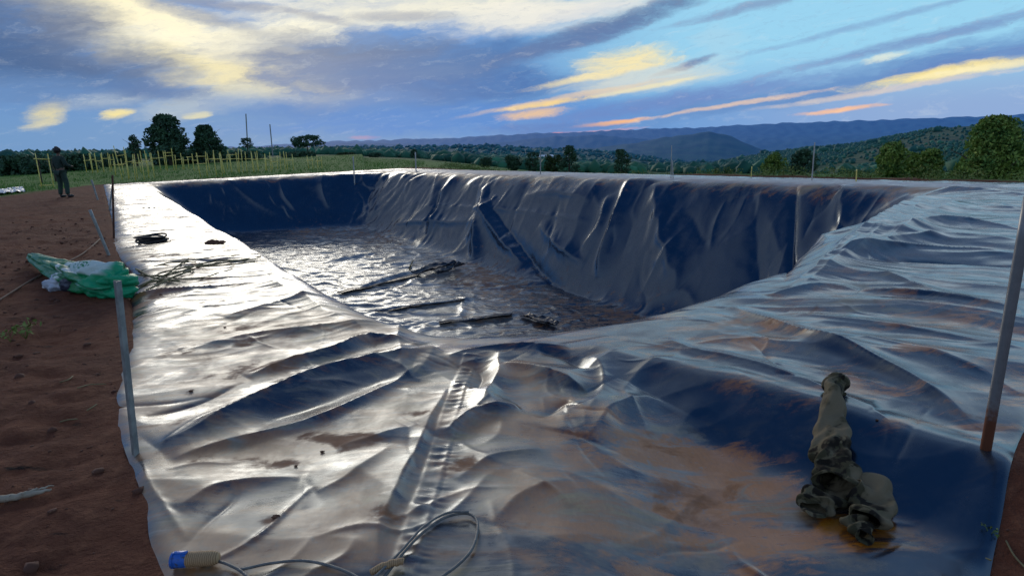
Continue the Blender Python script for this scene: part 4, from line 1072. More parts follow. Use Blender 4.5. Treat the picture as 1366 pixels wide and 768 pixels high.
# ------------------------------------------------------------------ green and white sack
p_tip, p_mid, p_end = ground_hit(42, 352), ground_hit(105, 388), ground_hit(160, 394)
sk = empty('sack', p_mid, 'crumpled green and white plastic sack lying on the soil against the liner edge', 'sack')
ctr = smooth_line([p_tip + [0, 0, .16], ground_hit(62, 364) + [0, 0, .17], ground_hit(86, 377) + [0, 0, .18], ground_hit(112, 388) + [0, 0, .19], ground_hit(138, 394) + [0, 0, .20], p_end + [0, 0, .17], ground_hit(168, 393) + [0, 0, .15]], 16) - p_mid
k = len(ctr); tt = np.linspace(0, 1, k)
rad = np.interp(tt, [0, .04, .15, .3, .45, .6, .78, .9, .97, 1], [.035, .085, .12, .15, .18, .21, .235, .20, .11, .02])
T = np.gradient(ctr, axis=0); T /= np.linalg.norm(T, axis=1)[:, None]; nth = 72; V = []
for i in range(k):
    A_ = np.cross(T[i], [0, 0, 1]); A_ /= np.linalg.norm(A_); B_ = np.cross(A_, T[i])
    for j in range(nth):
        a = 2 * math.pi * j / nth
        wr = 1 + .16 * float(pn(tt[i] * 5 + 2 * math.cos(a), 1.6 * math.sin(a), 31)) - .42 * float(ridged(tt[i] * 6 + math.cos(a) * 1.2, 1.8 * math.sin(a) + tt[i] * 3, 33, 2)) + .12 * float(ridged(tt[i] * 12 + 2 * math.cos(a), 4 * math.sin(a), 35, 1.5))
        p = ctr[i] + rad[i] * wr * (math.cos(a) * A_ + math.sin(a) * B_ * .92) - np.array([0, 0, .04]); V.append(p)
V = np.array(V); zmin = min(0, 0)
gzs = np.array([gz(v[0] + p_mid[0], v[1] + p_mid[1]) for v in V]) - p_mid[2] + .004
V[:, 2] = np.maximum(V[:, 2], gzs)
sm = mesh_np('sack_body', V, grid_faces(k, nth, True)); attr(sm, 'along', np.repeat(tt, nth)); attr(sm, 'around', np.tile(np.arange(nth) / nth, k))
n = NT('printed_sack'); al = n.at('along'); ar = n.at('around')
wz = n.math('ADD', al, n.math('MULTIPLY', n.math('SUBTRACT', n.noise(5), .5), .06))
white = n.math('MULTIPLY', n.ramp(wz, .455, .462), n.ramp(wz, .80, .79)); top_only = n.math('MULTIPLY', n.ramp(ar, .16, .17), n.ramp(ar, .47, .45))
c = n.mix(n.ramp(wz, .5, .75), (0.002, 0.17, 0.045), (0.005, 0.29, 0.13))
c = n.mix(n.math('MULTIPLY', n.math('MULTIPLY', n.ramp(wz, .455, .462), n.ramp(wz, .80, .74)), n.math('MULTIPLY', n.ramp(ar, .10, .12), n.ramp(ar, .40, .37))), c, (.50, .60, .56))
stripe = n.math('MULTIPLY', n.ramp(wz, .395, .40), n.ramp(wz, .425, .42)); c = n.mix(stripe, c, (.60, .68, .62))
stripe2 = n.math('MULTIPLY', n.ramp(wz, .44, .445), n.ramp(wz, .46, .455)); c = n.mix(stripe2, c, (0.005, 0.12, 0.05))
tx_ = n.n('ShaderNodeTexNoise'); c = n.mix(n.math('MULTIPLY', n.math('MULTIPLY', n.ramp(wz, .49, .50), n.ramp(wz, .60, .59)), n.math('MULTIPLY', top_only, n.ramp(n.noise(38, 1, .5), .5, .55))), c, (0.01, 0.20, 0.09))
edge_y = n.math('MULTIPLY', n.ramp(ar, .485, .49), n.ramp(ar, .505, .50)); c = n.mix(edge_y, c, (.40, .50, .05))
link('sack_body', sm, n.set(c, .42, n.bump(n.noise(9, 4, .6), .7, .04), Specular_IOR_Level=.35), sk)
def crumple(name, p_, sz, mat, parent, seed, sub=4, label=None):
    bm = bmesh.new(); r_ = bmesh.ops.create_icosphere(bm, subdivisions=sub, radius=1.0)
    for v in r_['verts']:
        c_ = np.array(v.co); d = 1 + .45 * float(pn(c_[0] * 1.7 + seed, c_[1] * 1.7 + c_[2] * 1.3, seed)) + .25 * float(ridged(c_[0] * 3 + c_[2] * 2, c_[1] * 3, seed + 3, 1.5))
        v.co = Vector(c_ * d * np.array(sz))
    me = bpy.data.meshes.new(name); bm.to_mesh(me); bm.free(); o = link(name, me, mat, parent); o.location = Vector(p_ - np.array(parent.location)); return o
crumple('inner_bag', ground_hit(88, 384) + [0, -.08, .07], (.15, .12, .09), simple('inner_bag_plastic', (.35, .40, .48), (.5, .55, .62), 6, .3), sk, 5)
crumple('bag_mouth', ground_hit(104, 388) + [0, -.12, .10], (.10, .06, .07), simple('dark_bag_inside', (.02, .03, .05), (.04, .05, .08), 6, .5), sk, 8)
o = crumple('paper_scrap', ground_hit(70, 385) + [0, 0, .03], (.09, .06, .025), WHITE, sk, 11); o.parent = None; o.location = Vector(ground_hit(70, 385) + [0, 0, .03]); tag(o, 'small white scrap of plastic on the soil at the open side of the sack', 'scrap')

# ------------------------------------------------------------------ crumpled camouflage clothes
n = NT('camouflage_cloth'); pos = n.tc.outputs['Object']
q1, q2, q3 = n.noise(9, 3, .5, pos, .8), n.noise(14, 3, .5, n.mapv(pos, loc=(3, 1, 2)), .8), n.noise(120, 2, .5, pos)
c = n.mix(n.ramp(q1, .46, .52), (0.052, 0.046, 0.024), (0.12, 0.10, 0.058)); c = n.mix(n.ramp(q2, .50, .56), c, (0.016, 0.013, 0.009)); c = n.mix(n.ramp(n.noise(4), .48, .60), c, (0.17, 0.135, 0.082))
CAMO = n.set(c, .92, n.bump(q3, .4, .002, n.bump(n.noise(30, 4, .6, pos), .5, .006)), Specular_IOR_Level=.15)
DARKIN = simple('cloth_lining', (.010, .010, .008), (.022, .020, .015), 20, .95)
org = liner_hit(1120, 640)
cl_ = empty('clothes', org, 'crumpled camouflage coverall lying in a heap on the liner at the lower right', 'clothes')
def cl_pt(px, py, lift): return liner_hit(px, py) + np.array([0, 0, lift]) - org
def blobtube(pxs, rads, flat=.6, n_=20):
    pts = smooth_line([cl_pt(a, b, c_) for a, b, c_ in pxs], 5); rad = np.interp(np.linspace(0, 1, len(pts)), np.linspace(0, 1, len(rads)), rads)
    return pts, rad
def cloth_obj(name, tubes, parent, seed, amp=.026, vox=.0055, mat=CAMO):
    mb = MB()
    for pxs, rads, fl in tubes:
        pts, rad = blobtube(pxs, rads); mb.tube(pts, rad, 16, fl)
    o = mb.build(name, None); md = o.modifiers.new('r', 'REMESH'); md.mode = 'VOXEL'; md.voxel_size = vox
    ms = o.modifiers.new('s', 'SMOOTH'); ms.iterations = 2
    dg_ = bpy.context.evaluated_depsgraph_get(); ev = o.evaluated_get(dg_); me = bpy.data.meshes.new_from_object(ev)
    k = len(me.vertices); co_ = np.empty(k * 3, np.float32); no_ = np.empty(k * 3, np.float32); me.vertices.foreach_get('co', co_); me.vertices.foreach_get('normal', no_)
    co_ = co_.reshape(-1, 3).astype(float); no_ = no_.reshape(-1, 3)
    a_, b_ = co_[:, 0] * 7 + co_[:, 2] * 5 + fbm(co_[:, 0] * 6, co_[:, 1] * 6, 2, seed) * .8, co_[:, 1] * 13 - co_[:, 2] * 11 + co_[:, 0] * 4 * math.sin(seed)
    d = amp * (1.7 * ridged(a_, b_, seed + 1, 1.3) + .7 * ridged(a_ * 1.9, b_ * 1.8, seed + 2, 1.2) + .12 * ridged(a_ * 4.5, b_ * 3.5, seed + 3, 1.3) - 1.1)
    co_ += no_ * d[:, None]
    me.vertices.foreach_set('co', co_.astype(np.float32).ravel()); me.update()
    o.modifiers.clear(); old = o.data; o.data = me; bpy.data.meshes.remove(old); me.materials.clear(); me.materials.append(mat); me.shade_smooth()
    if parent: o.parent = parent
    return o
CLOTH_META = [[29, 22], [15, 18], [22, 18], [13, 12]]
# crumpled cloth tubes: step from each vertex to the next, in millimetres (x, y, z)
CLOTH_STEPS = [
445,854,67,-13,6,3,-7,12,-2,9,-3,24,-4,7,15,-17,11,-12,-16,13,-17,-9,22,-9,-16,9,-3,-21,1,4,-7,2,-9,-2,-6,-12,2,-9,-5,17,-1,-3,8,-1,-14,11,-1,-23,9,
-11,-1,10,-6,30,1,-3,-1,-2,-10,2,13,-11,13,22,-11,9,-23,-18,5,0,-7,13,-7,10,5,-1,10,9,3,-4,15,-14,10,4,-16,13,-8,-9,10,-23,-8,6,-15,-17,2,1,-18,6,4,0,
3,-13,6,-5,-14,5,-5,-11,17,-5,-7,16,-5,-6,8,-10,-11,13,-9,-2,13,-10,9,3,-7,17,6,-7,14,7,-1,11,-32,-27,1,-3,3,10,-3,6,10,-11,11,0,-1,-4,12,-6,3,13,-15,
13,3,-12,11,-10,7,-3,-24,-1,-6,-11,-18,5,4,-3,3,-10,-4,3,-12,-4,2,-14,18,-10,-7,18,-10,2,6,-5,-14,14,-8,-10,7,-8,15,9,-8,15,18,-9,9,-1,0,15,-27,-34,7,
-4,3,12,-9,7,11,-15,8,-4,-9,2,3,-7,5,14,-11,15,6,-17,13,6,-7,3,-14,10,-10,-21,-4,-3,-10,-4,2,-11,6,0,-8,6,0,-10,7,-7,-8,3,-3,-14,8,-5,-20,19,-11,1,14,
-10,16,13,-9,13,2,0,12,0,1,13,-25,-41,14,-6,7,11,-3,4,13,-12,2,0,-9,6,6,-11,8,6,-11,10,3,-11,9,3,-14,10,-4,-3,1,-12,2,-7,-16,0,-3,-15,17,-9,-5,14,-7,
-6,-5,3,-13,-3,2,-19,9,-4,-14,18,-11,8,18,-12,5,10,-10,13,0,-1,15,4,-2,12,-29,-31,13,0,3,18,3,1,16,-4,2,11,-16,11,7,-15,12,8,-17,9,3,-7,3,-12,-10,5,
-7,-7,6,-9,8,-9,-15,-10,0,-17,0,-2,-12,10,-5,-10,-4,7,-15,10,-5,-16,15,-11,-12,20,-11,-4,17,-12,8,10,-8,14,-6,2,17,-1,4,13,-13,-35,13,-6,4,18,-2,2,17,
6,-4,17,-10,5,13,-21,10,-1,-18,9,3,-7,4,-11,-5,-2,-12,-11,8,-7,4,-4,-12,-9,3,-14,-6,3,-14,13,-7,-15,4,0,-14,8,-3,-14,10,-7,-17,21,-12,-6,15,-8,12,2,2,
20,-4,4,14,12,-1,8,-3,-51,10,15,-1,18,-10,4,19,-14,3,17,-9,2,20,-20,5,3,-21,6,-3,-15,9,-10,-12,4,-11,-15,8,-8,6,-1,-12,-4,2,-12,-8,7,-17,6,-4,-19,14,
-8,-17,8,-2,-19,10,-5,-19,23,-14,7,15,-7,19,3,0,20,8,-1,8,15,-4,1,10,-51,14,0,2,21,-16,5,19,-20,7,9,-16,6,5,-13,-1,10,-16,-2,11,-16,12,-10,-9,7,-15,
-17,7,-8,3,1,-11,3,2,-13,-10,10,-13,4,-3,-17,7,-5,-18,4,-1,-21,15,-9,-14,22,-13,11,8,-5,21,13,-6,11,26,-9,-2,17,-3,7,-5,-35,13,-2,0,22,-12,3,15,-20,
11,0,-20,4,6,-18,4,6,-17,-5,19,-18,7,3,-18,10,-11,-14,7,-14,11,-2,-17,10,-3,-13,-9,8,-9,-6,6,-16,-2,6,-21,13,-8,-14,20,-15,-8,20,-11,15,14,-8,11,25,
-9,-6,27,-8,0,13,-2,14,-48,-8,16,18,-8,17,2,-2,16,-15,8,-2,-20,4,0,-21,8,1,-19,-1,11,-17,-2,14,-18,4,-3,-9,4,-14,-2,6,-12,-2,2,-12,-3,4,-13,-3,4,-16,
8,-3,-16,18,-12,-4,18,-8,6,15,-7,12,19,-7,-5,24,-9,-10,12,-1,10,-6,10,10,7,-32,13,18,-7,17,-7,-1,19,-15,6,7,-22,6,-4,-23,8,3,-24,4,2,-22,2,-2,-17,4,7,
-12,2,-13,-13,11,-9,-8,5,-14,-1,3,-17,1,3,-18,17,-11,-12,22,-12,-3,21,-9,1,21,-7,2,22,-7,-2,23,-8,1,7,0,10,-6,10,15,22,-38,13,12,-7,18,-19,2,13,-18,7,
-2,-17,7,1,-19,7,7,-24,6,3,-18,4,-15,-18,5,8,-16,4,-2,-8,3,-15,-2,0,-14,1,2,-14,9,-2,-7,10,-5,-4,12,-7,-6,17,-7,-3,20,-7,0,20,-6,-2,20,-6,1,5,3,10,-1,
5,16,27,-40,9,19,-10,15,-13,2,17,-27,12,-5,-21,10,-4,-19,5,6,-20,6,19,-21,6,-4,-15,4,-18,-9,1,-10,-20,4,-5,-19,3,-11,2,2,-17,14,-5,-10,15,-10,6,18,-6,
2,16,-5,-8,17,-6,-5,20,-8,1,22,-5,3,8,3,12,6,3,12,27,-42,3,8,-8,13,-12,4,26,-18,11,13,-24,13,1,-25,8,-6,-21,7,-3,-22,4,1,-23,6,-3,-20,2,-7,-24,6,-11,
-6,0,-18,6,0,-23,5,-3,-17,19,-10,-1,20,-7,-5,22,-7,-8,24,-8,5,32,-11,-1,27,-8,12,4,3,17,7,4,14,-13,-35,8,9,-9,15,-6,5,17,-15,10,9,-16,12,1,-21,7,-3,
-22,6,-8,-17,8,-5,-19,6,-2,-28,6,3,-25,6,-6,6,-4,-21,5,-5,-20,0,-3,-16,18,-8,-1,20,-6,-2,21,-7,1,21,-7,2,27,-7,-10,17,-4,12,-2,3,23,8,-2,12,3,-43,6,
21,-12,17,-4,7,21,-24,16,0,-20,12,-4,-18,8,17,-24,10,3,-24,10,-11,-12,3,-20,-18,2,-11,-34,8,0,-15,1,-16,-1,-6,-24,17,-8,-17,24,-9,-5,27,-7,6,21,-6,
-13,24,-9,-12,19,-6,8,10,-1,20,10,-3,15,4,-2,16,8,-42,9,12,-2,21,1,4,20,-23,15,10,-22,15,-1,-20,7,2,-19,6,6,-23,9,-11,-22,6,-11,-14,3,-17,-27,3,-5,
-25,2,-13,16,-7,-23,21,-9,-16,19,-8,-11,19,-4,-7,18,-6,-17,30,-11,-6,21,-6,14,10,1,20,16,-11,5,8,-5,17,-20,-20,24,15,-4,18,-9,7,15,-19,13,3,-14,8,-5,
-16,5,-2,-17,4,14,-17,8,1,-13,3,-13,-19,5,-9,-8,0,-12,-2,-6,-12,6,-4,-12,15,-5,-9,4,-5,-16,8,-4,-15,11,-4,-19,27,-9,1,13,-5,15,10,0,18,15,-7,7,5,-2,
14,6,-27,20,14,-4,21,-3,5,17,-28,12,5,-23,7,-9,-19,7,-3,-20,10,8,-22,8,15,-13,6,-10,-13,2,-20,-12,2,-15,23,-12,-12,0,-3,-10,-5,-2,-15,6,-7,-18,11,-4,
-22,14,-4,-29,32,-11,13,17,-3,26,13,0,15,18,-4,8,6,-2,18,0,-30,17,6,-1,21,9,7,23,-29,7,5,-28,7,-4,-24,10,-9,-20,10,-2,-22,8,9,-26,10,6,-14,4,-19,-8,
-1,-25,13,-8,-13,22,-11,-6,-10,0,-17,-1,-4,-21,13,-7,-21,23,-7,-21,31,-9,24,16,-2,26,23,0,10,35,-4,-3,11,-2,19,-13,-27,25,-9,-1,15,-9,7,11,-22,6,1,
-19,7,6,-22,8,-7,-14,10,-10,-11,12,-12,-22,9,9,-24,1,5,-12,-4,-14,8,-6,-19,29,-11,-9,1,-4,-11,-13,-1,-15,11,-8,-18,22,-6,-4,23,-7,24,12,-2,15,24,1,0,
38,-4,-3,19,-3,15,13,-33,20,-19,2,18,-23,2,11,-25,11,1,-21,10,-1,-16,8,-11,-13,9,-11,-15,12,-3,-16,9,3,-24,2,4,-31,-2,-3,11,-7,-17,28,-11,-10,2,-6,
-14,-10,-1,-16,13,-7,-15,24,-7,1,23,-6,20,19,-4,3,26,1,-2,33,-6,4,30,-8,14,4,-34,21,-12,2,19,-25,2,14,-27,10,4,-25,13,-6,-15,11,-11,-18,12,-1,-23,8,6,
-21,10,5,-24,7,-9,-37,-1,-9,-1,-3,-19,32,-11,-8,6,-9,-17,-2,0,-17,18,-6,-13,32,-11,0,28,-8,2,31,-6,0,32,-4,6,30,-8,11,21,-8,17,-28,-29,26,-6,4,12,-23,
5,3,-17,8,11,-18,10,4,-18,13,1,-17,18,7,-24,3,-14,-22,7,3,-18,11,-5,-25,0,-14,-9,-5,-22,21,-9,-8,16,-11,-7,-3,0,-19,18,-4,-5,28,-11,-3,26,-8,-13,25,
-7,10,33,-4,7,31,-11,7,2,-7,23,-19,-26,21,-10,3,9,-15,2,5,-13,8,6,-16,11,6,-22,13,1,-19,18,5,-16,5,-9,-16,4,-4,-12,13,-1,-8,2,-14,-8,-9,-18,11,-17,
-10,11,-6,-7,2,5,-11,13,-6,0,15,-7,-3,22,-7,-11,21,-8,8,23,-6,5,28,-9,7,8,-8,19,11,-29,19,-12,2,10,-19,0,11,-20,8,6,-19,19,-2,-22,15,8,-27,19,-5,-20,
18,16,-17,7,-9,-14,10,-16,-4,2,-15,-1,-9,-16,11,-21,-13,0,-8,-17,7,0,-12,18,-10,1,15,-8,-15,28,-8,-2,24,-10,12,22,-6,16,33,-10,3,16,-10,16,7,-32,22,
-14,7,11,-24,1,8,-23,6,15,-19,25,3,-21,21,18,-31,23,-3,-30,19,7,-22,15,-13,-19,17,-23,-8,10,-22,7,-20,-9,-1,-16,-20,4,-15,-22,21,-16,-5,23,-15,-3,18,
-8,-22,32,-10,-1,26,-10,19,28,-6,13,31,-12,3,12,-15,20,-6,-25,13,-12,11,4,-14,4,14,-25,14,18,-26,27,8,-19,27,9,-25,16,10,-27,16,-5,-19,12,-14,-23,19,
-10,-14,16,-25,3,-20,3,-3,-18,-14,12,-16,-26,28,-22,-1,20,-17,-5,17,-12,-15,26,-8,-1,23,-10,8,31,-7,5,23,-18,6,9,-15,16,-197,-122,-17,-1,-1,7,-1,4,7,
-18,16,4,-4,14,4,-14,17,-1,-14,26,17,-8,9,-1,0,1,-9,2,-9,-5,-1,17,-14,14,9,-19,26,-13,1,8,-19,-12,12,-23,-3,9,-25,3,12,-24,9,-3,-14,11,-15,4,0,-6,-1,
12,-1,8,9,-16,16,5,-10,16,1,-15,19,-1,-9,23,22,-10,16,-2,-6,3,-16,1,-7,-13,4,9,-16,13,5,-12,21,-12,0,10,-17,-16,13,-22,5,13,-26,8,12,-28,-2,2,-15,9,
-14,2,8,-5,-1,19,-11,13,6,-13,16,6,-10,17,1,-17,22,-1,-12,21,19,-9,20,1,-6,9,-19,-2,-3,-19,6,1,-18,13,-3,-11,18,-13,-2,11,-14,-14,14,-23,13,14,-23,10,
12,-32,-9,3,-15,6,-12,-1,15,-2,-1,16,-17,18,7,-13,18,3,-7,18,7,-13,21,4,-17,18,6,-10,21,4,-7,10,-19,-3,1,-20,9,-3,-18,14,-11,-10,15,-11,-2,10,-12,-7,
13,-20,15,13,-20,5,14,-32,-12,0,-16,7,-9,-2,11,-1,5,14,-18,17,12,-11,17,1,-5,17,2,-13,17,8,-14,20,-1,-12,20,9,-3,4,-17,-7,3,-18,8,-2,-18,16,-17,-7,11,
-6,4,9,-13,-1,11,-17,11,12,-16,-3,13,-26,-15,1,-15,6,-10,-7,12,-2,12,12,-11,11,11,-11,15,-1,-6,16,-1,-9,15,6,-12,17,0,-14,19,14,1,2,-14,-3,2,-16,1,0,
-18,13,-16,-2,10,-9,8,8,-13,4,8,-13,2,11,-11,-10,12,-17,-11,3,-15,7,-12,-7,11,-2,12,8,-4,1,12,-10,11,0,-9,17,-9,-8,12,4,-11,16,6,-13,21,15,-1,4,-11,3,
-4,-15,0,2,-17,8,-14,-5,9,-11,12,7,-12,6,8,-12,-7,13,-11,-8,11,-9,-3,2,-12,5,-16,-3,7,1,4,11,3,-8,13,-8,15,7,-12,15,-16,-13,14,-4,-11,19,8,-9,21,10,
-5,8,-5,4,-10,-14,1,3,-15,6,-12,-8,10,-18,7,5,-10,5,9,-15,-11,14,-10,-1,9,-5,3,2,-13,-1,-13,1,12,1,-2,12,2,-7,14,-4,15,13,-9,18,-12,-13,16,-8,-15,21,
8,-11,17,-1,-7,15,-4,4,-7,-14,0,-3,-15,6,-8,-13,9,-23,4,4,-14,2,11,-19,-8,11,-10,3,10,-1,5,5,-15,-1,-8,-2,14,0,-1,13,1,0,14,-4,9,21,-8,27,-6,-13,18,
-11,-14,17,8,-12,15,-9,-10,17,-11,4,-2,-12,-2,-6,-16,6,-10,-8,7,-22,-1,4,-18,-1,12,-22,-5,11,-11,5,11,-2,5,8,-15,-2,-1,-7,14,-4,8,12,-2,10,15,-6,-1,
23,-8,28,-3,-14,17,-12,-14,16,6,-11,19,-5,-8,12,-16,0,1,-13,1,-2,-17,6,-17,-5,5,-19,2,3,-21,0,11,-20,-4,13,-8,4,12,-7,4,14,-20,-4,-6,-2,11,-4,13,15,
-1,17,9,-4,-1,17,-2,19,-2,-15,17,-11,-14,14,3,-17,16,4,-4,11,-14,-5,3,-14,-1,-1,-16,11,-22,2,0,-19,0,2,-17,1,10,-17,-1,12,-3,-1,12,-10,1,17,-20,-4,-7,
3,11,-2,15,16,0,13,3,-1,6,7,0,11,3,-13,16,-12,-11,10,0,-13,13,9,-1,11,-8,-12,-1,-13,-8,-2,-13,7,-22,8,-2,-18,1,2,-12,-3,8,-14,1,9,-4,-1,16,-7,-8,15,
-16,-3,-4,9,14,-1,9,12,2,5,4,2,18,-4,-1,6,14,-15,8,-8,-9,11,-6,-3,14,4,-5,8,-1,-14,0,-10,-8,-10,-11,-1,-17,5,-5,-17,8,3,-10,-7,8,-14,-1,10,-7,2,16,-3,
-9,15,-6,-2,-4,7,13,2,2,9,3,0,6,0,28,-8,1,2,15,-13,7,2,-12,14,-9,-4,11,-6,-6,9,3,-15,5,-5,-5,-16,-12,2,-19,-5,-6,-16,10,-1,-10,-5,8,-14,-4,14,-7,-1,
16,-2,-5,13,-5,3,291,208,34,0,-6,1,-10,-23,1,7,-30,12,10,-25,19,7,-21,20,-17,-20,-2,-21,-8,-14,-20,-10,-16,-19,-24,-19,-2,18,-19,0,36,-8,2,28,-9,9,22,
-20,14,27,2,13,16,11,5,-1,22,9,4,8,25,15,12,-7,-6,4,-14,-13,4,6,-32,11,11,-27,18,9,-25,14,-14,-24,2,-18,-13,-10,-23,-9,-24,-19,-25,-21,-2,24,-19,2,34,
-12,1,26,-10,9,23,-22,14,30,7,13,18,15,6,0,17,13,3,15,19,12,9,-7,-7,7,-11,-10,8,7,-30,6,5,-27,12,7,-23,11,-10,-28,6,-17,-21,-8,-22,-9,-22,-16,-23,-24,
-2,33,-15,4,32,-11,-1,22,-16,7,22,-22,15,32,15,13,20,11,7,8,15,13,0,16,13,3,14,-6,-7,5,-5,-16,7,5,-24,7,-3,-25,3,2,-23,10,-2,-25,9,-17,-22,-9,-19,-12,
-21,-12,-16,-17,-4,33,-12,4,31,-16,-1,19,-17,7,20,-14,13,29,21,14,22,4,10,15,9,9,2,18,8,-10,13,0,-3,14,-3,-23,0,1,-20,2,-1,-17,6,-2,-22,4,-7,-24,4,
-14,-13,-5,-14,-15,-18,-9,-13,-16,-5,27,-5,-2,27,-18,1,14,-20,12,21,0,11,25,22,13,20,0,14,20,2,6,3,14,8,-14,15,0,-4,19,-2,-20,1,-2,-20,-8,-5,-17,0,0,
-18,5,-8,-23,6,-14,-5,-4,-14,-8,-16,-4,-7,-15,-5,17,-3,-1,18,-13,1,8,-17,12,23,5,11,23,14,11,17,3,15,19,-2,7,4,10,18,-13,17,0,-5,19,-7,-18,5,-7,-21,
-7,-9,-16,-11,-4,-17,0,-5,-22,12,-19,-6,-3,-14,1,-12,1,7,-13,-10,10,-5,4,10,-12,10,4,-11,9,22,5,12,20,1,11,14,7,15,14,0,11,9,10,39,-22,13,-4,-6,20,
-12,-15,5,-17,-19,-4,-17,-14,-8,-7,-12,-1,-8,-12,16,-28,-3,0,-14,3,-14,4,10,-20,-19,9,-8,4,5,-9,24,4,-6,12,13,1,18,13,-11,13,8,12,21,5,6,21,10,5,40,
-32,15,-10,-4,19,-16,-10,11,-22,-12,-7,-24,-6,-11,-11,-10,4,-15,-3,18,-32,3,7,-14,6,-12,6,8,-30,-25,6,-9,1,7,-11,36,4,-7,16,1,-3,22,5,-14,18,1,13,27,
-3,12,29,3,4,21,-23,14,-11,-3,16,-16,-7,15,-22,-7,-2,-25,-2,-10,-16,-9,-2,-18,1,20,-31,3,13,-22,9,-10,2,9,-32,-22,4,-17,4,12,-22,38,3,-4,20,-6,-6,25,
1,-5,25,0,12,32,-7,11,23,-2,11,10,-15,9,-12,-3,13,-13,-6,14,-19,-7,4,-23,0,-1,-20,-8,-11,-20,0,11,-30,7,15,-26,9,-1,-7,8,-30,-5,5,-22,8,12,-20,26,1,
-9,24,-7,-10,25,0,10,31,4,7,42,0,3,9,-14,17,2,-16,10,-10,-2,8,-14,-4,6,-15,-7,12,-21,-2,3,-19,-6,-16,-18,0,1,-26,13,14,-33,4,9,-12,4,-21,8,12,-26,14,
11,-15,13,-3,-14,22,-7,-12,25,0,22,33,6,2,40,1,-2,3,-18,18,1,-16,7,-8,-2,10,-15,-1,1,-12,-6,10,-16,-4,6,-19,1,-22,-15,0,-4,-19,7,10,-32,7,12,-15,2,-8,
12,11,-23,17,11,-9,6,-4,-16,14,-7,-11,24,0,25,30,4,-4,29,-2,1,8,-14,14,5,-21,3,-3,-2,14,-12,1,4,-17,-1,-3,-19,-2,2,-15,2,-15,-14,-1,-1,-17,7,6,-25,16,
9,-13,2,-4,8,3,-20,13,9,-6,8,-5,-10,12,-8,-7,23,-1,20,24,0,-4,24,-6,-2,14,-10,7,2,-35,10,-2,-2,16,-7,3,9,-19,7,-13,-22,6,-7,-16,3,-2,-11,6,8,-16,14,7,
-23,22,1,-8,3,-9,3,-2,-19,4,2,-13,16,-11,2,15,-10,-2,21,-7,7,21,-6,-3,19,-11,1,16,-11,5,-1,-43,13,-3,-3,16,-6,7,16,-19,17,-12,-20,13,-14,-17,9,6,-15,
12,2,-19,18,14,-21,22,6,-5,7,-21,5,-2,-23,-1,-7,-16,20,-16,5,20,-13,1,20,-13,-9,21,-14,0,20,-17,5,9,-12,13,-12,-33,9,-1,-2,14,-8,12,18,-13,19,2,-16,
14,-9,-14,15,2,-18,12,-4,-19,15,9,-24,21,9,-4,9,-22,9,-6,-27,7,-12,-14,15,-13,1,14,-11,-6,20,-16,-2,26,-20,-1,16,-18,8,-1,-6,17,-20,-26,6,4,-4,10,-11,
15,9,-6,14,12,-9,14,4,-16,12,-5,-19,9,-6,-10,14,3,-16,13,-2,-4,9,-17,6,-5,-20,11,-12,2,9,-7,-2,6,-6,-13,18,-13,1,24,-18,-6,11,-16,9,-8,-8,14,-3,-33,4,
10,-8,13,-18,19,8,-14,17,6,-8,14,9,-14,13,3,-16,9,-3,-9,13,-2,-10,13,-11,-2,-3,-15,9,-6,-10,7,-6,3,7,-4,-2,4,-3,-14,16,-13,-12,19,-15,-3,10,-14,7,-1,
-12,11,11,-43,6,5,-6,20,-19,18,13,-20,22,6,-12,17,12,-14,20,12,-15,18,0,-14,15,-11,-11,16,-15,6,-15,-18,5,-9,-14,-4,4,-11,8,-8,-8,12,-11,-15,21,-17,
-11,15,-10,13,10,-13,11,13,-20,3,-4,-21,15,-1,-7,16,-9,0,16,-12,15,19,-18,24,11,-17,23,3,-15,20,-4,-14,21,-4,-8,13,-19,1,-6,-17,-4,-9,-20,-5,-1,-16,
11,-12,-12,18,-16,-18,22,-18,6,12,-8,17,8,-7,9,18,-20,2,-15,-1,17,2,-4,10,-6,-11,8,-6,4,19,-15,23,8,-14,19,-2,-6,17,-6,-14,20,0,2,11,-10,-7,-2,-11,
-12,-7,-14,0,-4,-15,6,-12,-13,14,-17,-10,16,-13,13,10,-8,12,11,-1,4,15,-13,-3,-71,-3,8,-5,-8,16,-18,-3,6,-22,-1,7,-23,6,-8,-17,3,-10,-10,15,-2,5,15,
-14,26,12,-11,22,0,-10,21,-9,-4,18,-15,12,2,-23,11,-3,-11,19,-16,-4,16,-30,1,4,-27,11,-4,-19,3,-14,-9,13,-15,11,16,-15,27,7,-8,23,-2,-7,21,-8,5,18,
-13,4,-9,-19,16,-2,-8,15,-9,-8,13,-27,1,3,-28,7,-2,-16,3,-11,-9,13,-22,14,14,-12,23,3,-4,22,-2,-6,19,-6,6,16,-13,5,-12,-19,15,-5,1,10,-5,-1,8,-20,2,
-2,-23,-4,2,-11,4,-6,-6,13,-20,11,6,-8,16,1,0,18,-1,-5,18,-5,3,11,-11,10,-8,-21,5,-6,1,11,-6,3,8,-16,4,-4,-16,-3,-1,-13,2,-2,-3,10,-19,8,2,-5,14,1,3,
15,-1,-6,18,-3,-2,11,-7,7,4,-20,10,-10,-3,13,-11,4,11,-19,7,4,-16,-4,-10,-16,2,-6,-4,7,-17,10,0,-5,15,1,1,16,-1,-11,20,-2,1,16,-6,5,5,-14,18,-6,-3,15,
-14,3,14,-23,7,2,-23,-2,-8,-18,0,-14,-8,4,-16,11,-2,-9,18,0,-5,19,-1,-10,22,-2,6,14,-4,9,5,-11,16,3,-2,15,-18,0,17,-24,9,-5,-23,0,-5,-22,-2,-7,-4,0,
